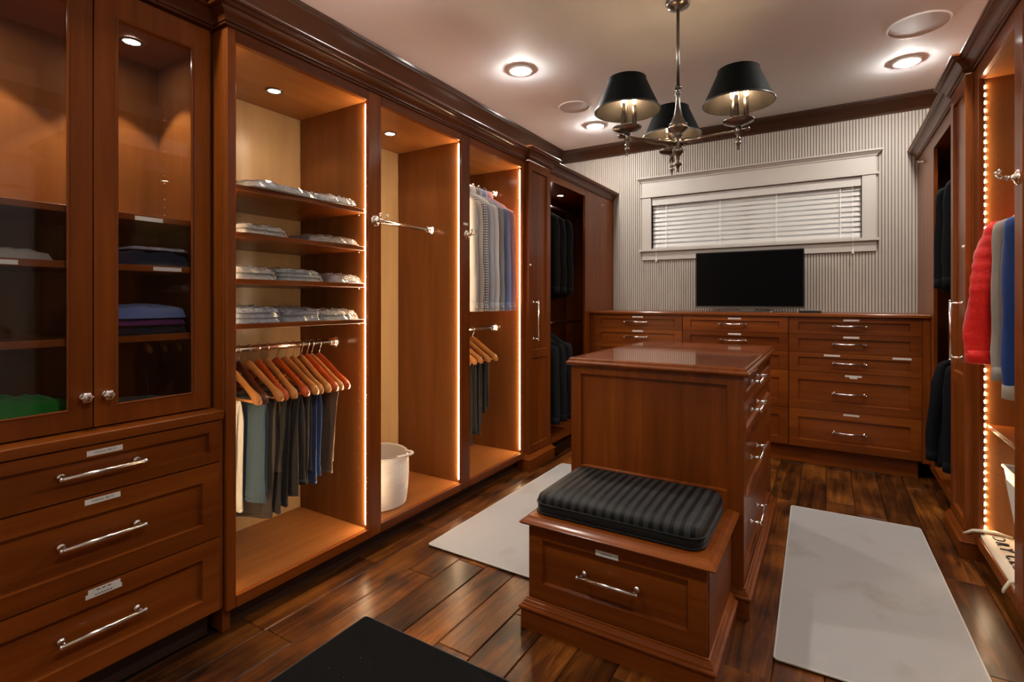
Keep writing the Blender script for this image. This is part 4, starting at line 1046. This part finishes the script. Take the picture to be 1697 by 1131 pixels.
# ---- bay 3: shirts above, trousers below
z3 = 2.018
M['ging'] = check('gingham_black', (.72, .72, .74), (.02, .02, .035), 62, .5)
M['taupecheck'] = check('grid_check_taupe', (.60, .57, .50), (.22, .19, .16), 78, .3)
M['bluestripe'] = check('fine_check_blue', (.52, .55, .62), (.26, .31, .42), 130, .4)
sl_ = [(2.590, col_mat('sh_grey', (.50, .51, .53)), 'light grey shirt cut off by the stile, first of the shirts'),
       (2.648, M['taupecheck'], 'cream shirt with fine taupe grid check, second of the shirts'),
       (2.708, M['ging'], 'black and white gingham check shirt in the shirt bay'),
       (2.772, M['bluestripe'], 'pale blue fine check shirt right of the gingham one'),
       (2.838, col_mat('sh_white', (.62, .63, .64)), 'white shirt with rolled cuff in the middle of the shirts'),
       (2.905, col_mat('sh_slate', (.27, .28, .31)), 'slate grey shirt left of the blue one'),
       (2.972, col_mat('sh_blue', (.23, .29, .52)), 'periwinkle blue shirt beside the pink one'),
       (3.048, col_mat('sh_pink', (.50, .25, .27)), 'dusty pink shirt, last of the shirts by the lit panel')]
for i, (y, m_, lb) in enumerate(sl_):
    r_ = math.radians(random.Random(i+9).uniform(1, 7))
    hanger(XROD, y, z3, 'hang_light', 'wooden hanger inside the ' + lb.split(',')[0], 'hangers in the shirt bay', r_, False)
    garment('dress_shirt', 'shirt', XROD, y, z3, m_, lb, 'shirts on the upper rod', .845, .212, .030, .70, .034, .015, r_, collar=m_, seed=i, buttons=True)
for i, (y, dzz, lb) in enumerate([(2.60, 0, 'first hanger, mostly hidden by the stile'), (2.665, -.012, 'second hanger, low beside the stile'), (2.735, 0, 'third hanger, with its front end low'), (2.82, .0, 'fourth hanger, over dark trousers'), (2.91, 0, 'last hanger, nearest the lit panel')]):
    hanger(XROD, y, 1.020, 'hang_light', 'maple wooden hanger under the shirts, ' + lb, 'hangers under the shirts', math.radians(-4))
for i, (y, ln, lb) in enumerate([(2.60, (.50, .46), 'charcoal trousers under the shirts, first by the stile'), (2.675, (.53, .5), 'charcoal trousers under the shirts, second by the stile'), (2.745, (.56, .47), 'long charcoal trousers hanging lowest under the shirts'), (2.825, (.50, .44), 'charcoal trousers under the shirts, left of the shortest pair'), (2.91, (.37, .34), 'shortest black trousers with pale edge under the pink shirt')]):
    trousers(XROD, y, 1.020, col_mat('dk%d' % (i % 2), ((.032, .031, .030), (.045, .044, .043))[i % 2]), lb, 'dark trousers under the shirts', ln, .118, math.radians(-4), False, i+60, .025)
# ---- left corner wardrobe: suits
bk1 = col_mat('suit_black', (.0045, .0045, .005), sheen=0, rough=.9); bk2 = col_mat('suit_slate', (.013, .015, .018), sheen=0, rough=.9)
for i, (y, lb) in enumerate([(3.70, 'black suit jacket with white shirt collar, first in the left corner wardrobe'), (3.82, 'black suit jacket, middle of the upper rod left of the dresser'), (3.95, 'black suit jacket, last of the upper rod left of the dresser')]):
    hanger(XROD, y, 2.06, 'hang_light', 'hanger of the ' + lb, 'hangers of the suits left', math.radians(-6), False)
    garment('suit_jacket', 'jacket', XROD, y, 2.06, bk1, lb, 'black suit jackets on the left', .82, .235, .048, .62, .05, .02, math.radians(-6), collar=col_mat('sh_white', (.62, .63, .64)) if i == 0 else bk1, seed=i+20)
for i, (y, lb) in enumerate([(3.70, 'slate jacket on the lower rod left of the dresser, first one'), (3.83, 'slate jacket on the lower rod left of the dresser, middle one'), (3.96, 'slate jacket on the lower rod left of the dresser, last one')]):
    hanger(XROD, y, 1.02, 'hang_light', 'hanger of the ' + lb, 'hangers of the slate jackets', math.radians(-6), False)
    garment('suit_jacket', 'jacket', XROD, y, 1.02, bk2, lb, 'slate jackets on the left', .80, .235, .048, .62, .05, .02, math.radians(-6), seed=i+30)
# ---- right corner wardrobe: coats
XRR = 2*XMID-XROD
for i, (y, zz, ln, so_, fl_, lb) in enumerate([(3.72, 2.06, .80, .02, .05, 'black jacket on the upper rod right of the dresser, nearer one'), (3.98, 2.06, .80, .02, .05, 'black jacket on the upper rod right of the dresser, farther one'),
        (3.74, 1.02, .78, .015, .06, 'black coat on the lower rod right of the dresser, nearer one'), (3.98, 1.02, .80, .06, .22, 'flared navy-black coat at the right end of the dresser')]):
    hanger(XRR, y, zz, 'hang_dark', 'dark hanger of the ' + lb, 'hangers of the coats right', 0, False)
    garment('dark_coat', 'coat', XRR, y, zz, col_mat('coat', (.004, .0045, .006), sheen=0, rough=.9), lb, 'black coats on the right', ln, .235, .045, .60, .042, so_, 0, seed=i+50, front=-1, flare=fl_)
# ---- right lit bay: jackets
red = col_mat('puffer_red', (.62, .012, .008), rough=.45, bump=.3, bs=90); gry = col_mat('fleece_grey', (.27, .24, .21), rough=.8); blu = col_mat('soft_blue', (.004, .032, .17), rough=.6)
for i, (y, m_, lb, kw) in enumerate([
    (2.985, red, 'bright red quilted puffer jacket in the glowing bay', dict(length=.70, width=.205, thick=.05, sleeve=.60, sl_r=.062, sl_out=.075, quilt=.052)),
    (2.885, gry, 'grey zip jacket between the red and the blue jacket', dict(length=.74, width=.205, thick=.04, sleeve=.66, sl_r=.050, sl_out=.012)),
    (2.790, blu, 'royal blue jacket with pale cuff, behind the right stile', dict(length=.76, width=.195, thick=.045, sleeve=.72, sl_r=.048, sl_out=.012, cuff=gry))]):
    hanger(XRR, y, 1.715, 'hang_dark', 'hanger of the ' + lb, 'hangers in the glowing bay', math.radians(6), False)
    garment('winter_jacket', 'jacket', XRR, y, 1.715, m_, lb, 'jackets in the glowing bay', rot=math.radians(6), front=-1, seed=i+70, **kw)
# laundry bag with lettering
lb_ = thing('laundry_bag', 'cream canvas drawstring bag printed DRY CLEAN on the lit bay floor', 'bag', (.66, 2.87, ZIR0+.001))
mb = MB(); nx, ny = 10, 24; top = []; bot = []
for j in range(ny+1):
    for i in range(nx+1):
        u, v = i/nx, j/ny; e = min(1, min(u, 1-u)*9, min(v, 1-v)*14)
        xx = .597+u*.20; yy = 2.60+v*.525
        h = .004+.016*max(0, e)**.5*(1+.12*noise.noise(Vector((u*4, v*9, 1)))) + (.012*max(0, (v-.85)/.15) if v > .85 else 0)
        top.append((xx, yy, ZIR0+.001+h)); bot.append((xx, yy, ZIR0+.0005))
k = len(top); fs = []
for j in range(ny):
    for i in range(nx):
        a = j*(nx+1)+i; fs += [(a, a+1, a+nx+2, a+nx+1), (k+a, k+a+nx+1, k+a+nx+2, k+a+1)]
edge = [i for i in range(nx+1)] + [j*(nx+1)+nx for j in range(1, ny+1)] + [ny*(nx+1)+i for i in range(nx-1, -1, -1)] + [j*(nx+1) for j in range(ny-1, 0, -1)]
for a, b in zip(edge, edge[1:]+edge[:1]): fs.append((a, b, k+b, k+a))
mb.add(top+bot, fs).build('canvas', 'canvas', lb_, smooth=True)
for i_, (ch_c, yy) in enumerate(zip('DRYCLEAN', (3.075, 3.018, 2.962, 2.880, 2.828, 2.780, 2.726, 2.666))):
    tx = text('letter', ch_c, 'ink', lb_, axes((0, -1, 0), (1, 0, 0), (.648, yy, ZIR0+.0245)), .062, .002)
MB().tube([(.70, 3.10, .165), (.645, 3.115, .172), (.60, 3.118, .168), (.572, 3.130, .160), (.553, 3.150, .137), (.548, 3.175, .125)], [.007, .008, .008, .007, .006, .005], 8).build('drawstring', 'canvas', lb_, smooth=True)
MB().tube([(.62, 2.66, .155), (.588, 2.648, .150), (.572, 2.642, .120), (.570, 2.640, .108)], [.005, .006, .006, .005], 8).build('drawstring', 'canvas', lb_, smooth=True)
# perforated basket
wb_ = thing('plastic_basket', 'white perforated plastic basket at the back of the lit bay floor', 'basket', (.90, 2.76, ZIR0))
bs = MB(); x0, x1, y0, y1 = .70, 1.06, 2.62, 2.98
z0 = ZIR0+.001; H = .375
def bq(f): e = .055*f; return x0-e, x1+e*.2, y0-e*.1, y1+e*.1
rowsn = 18
for r in range(rowsn):
    f0, f1 = r/rowsn, (r+.45)/rowsn
    a0, b0, c0, d0 = bq(f0); a1, b1, c1, d1 = bq(f1)
    if r > 14: f1 = (r+1)/rowsn; a1, b1, c1, d1 = bq(f1)
    t_ = .003
    bs.loft([[(a0,c0,z0+f0*H),(b0,c0,z0+f0*H),(b0,d0,z0+f0*H),(a0,d0,z0+f0*H)], [(a1,c1,z0+f1*H),(b1,c1,z0+f1*H),(b1,d1,z0+f1*H),(a1,d1,z0+f1*H)],
             [(a1+t_,c1+t_,z0+f1*H),(b1-t_,c1+t_,z0+f1*H),(b1-t_,d1-t_,z0+f1*H),(a1+t_,d1-t_,z0+f1*H)], [(a0+t_,c0+t_,z0+f0*H),(b0-t_,c0+t_,z0+f0*H),(b0-t_,d0-t_,z0+f0*H),(a0+t_,d0-t_,z0+f0*H)]], cap=False)
for i in range(26):
    for (fx, fy_) in ((0, i/25), (i/25, 1), (1, i/25), (i/25, 0)):
        pts = []
        for f in (0, .85):
            a, b, c, d = bq(f); pts.append((a+(b-a)*fx, c+(d-c)*fy_, z0+f*H))
        bs.tube(pts, .0028, 4)
bs.box(x0+.002, x1-.002, y0+.002, y1-.002, z0, z0+.004)
bs.build('lattice', 'plastic', wb_)
a, b, c, d = bq(1.0)
MB().tube([(a-.002, c, z0+H), (b, c, z0+H), (b, d, z0+H), (a-.002, d, z0+H)], .007, 8, closed=True).build('rim', 'plastic', wb_)
# ---- hutch contents
blob('folded_sweater', 'sweater', 'dark folded sweater at the bottom of the pile behind the right glass door', -2.13, .865, 1.1035, .26, .27, .03, col_mat('sw_dark', (.012, .012, .02)), 'sweater pile in the hutch', 0, 81, False, .35)
blob('folded_sweater', 'sweater', 'purple folded sweater in the middle of the pile in the hutch', -2.13, .862, 1.1345, .26, .27, .022, col_mat('sw_purple', (.10, .02, .10)), 'sweater pile in the hutch', 0, 82, False, .3)
blob('folded_sweater', 'sweater', 'blue folded sweater on top of the pile behind the right glass door', -2.13, .855, 1.158, .26, .28, .048, col_mat('sw_blue', (.13, .18, .42)), 'sweater pile in the hutch', 0, 83, False, .35)
blob('folded_sweater', 'sweater', 'navy folded sweater on the middle hutch shelf behind the right door', -2.13, .865, 1.3415, .26, .30, .055, col_mat('sw_navy', (.012, .018, .04)), 'sweaters on the middle hutch shelf', 0, 84, False, .35)
blob('folded_shirt', 'shirt', 'pale blue and pink shirt lying on the navy sweater', -2.13, .91, 1.398, .22, .20, .012, col_mat('sw_mix', (.40, .36, .46), var=.4, bs=30), 'sweaters on the middle hutch shelf', 0, 85, False, .4)
blob('folded_sweater', 'sweater', 'pale grey sweater on the middle hutch shelf behind the left door', -2.13, .49, 1.3415, .26, .24, .035, col_mat('sw_grey', (.34, .31, .29)), None, 0, 86, False, .4)
blob('folded_sweater', 'sweater', 'bright green sweater at the bottom of the hutch, left door', -2.12, .52, .823, .26, .30, .105, col_mat('sw_green', (.012, .20, .02)), None, .2, 87, False, .8)
blob('folded_sweater', 'sweater', 'taupe sweater at the bottom of the hutch, right door', -2.12, .86, .823, .26, .28, .04, col_mat('sw_taupe', (.10, .08, .065)), None, 0, 88, False, .5)
# ---- right near bay (seen in the hutch glass)
for i, (z, y, c) in enumerate([(1.479, 2.02, (.45, .36, .22)), (1.479, 2.32, (.45, .45, .5)), (1.303, 2.30, (.42, .36, .27)), (1.132, 2.05, (.55, .55, .55))]):
    blob('folded_shirt', 'shirt', ['khaki shirt on a right hand shelf, reflected in the hutch glass, left', 'pale shirt on a right hand shelf, reflected in the hutch glass', 'tan shirt on a lower right hand shelf, reflected in the hutch', 'white shirt on the lowest right hand shelf, reflected in the hutch'][i], XRR-.08, y, z, .28, .26, .05, col_mat('rf%d' % i, c), 'shirts reflected in the hutch glass', 0, i+90, False, .45)
for i, y in enumerate((1.95, 2.06, 2.17, 2.29, 2.40)):
    o_ = ('first', 'second', 'third', 'fourth', 'last')[i]
    hanger(XRR, y, 1.015, 'hang_light', o_ + ' hanger on the right hand rod reflected in the hutch glass', 'hangers reflected in the hutch glass')
    trousers(XRR, y, 1.015, col_mat('dk%d' % (i % 2), (.04, .04, .04)), o_ + ' dark trousers on the right hand rod reflected in the hutch', 'trousers reflected in the hutch glass', (.5, .42), .115, 0, False, i+95, -.02)
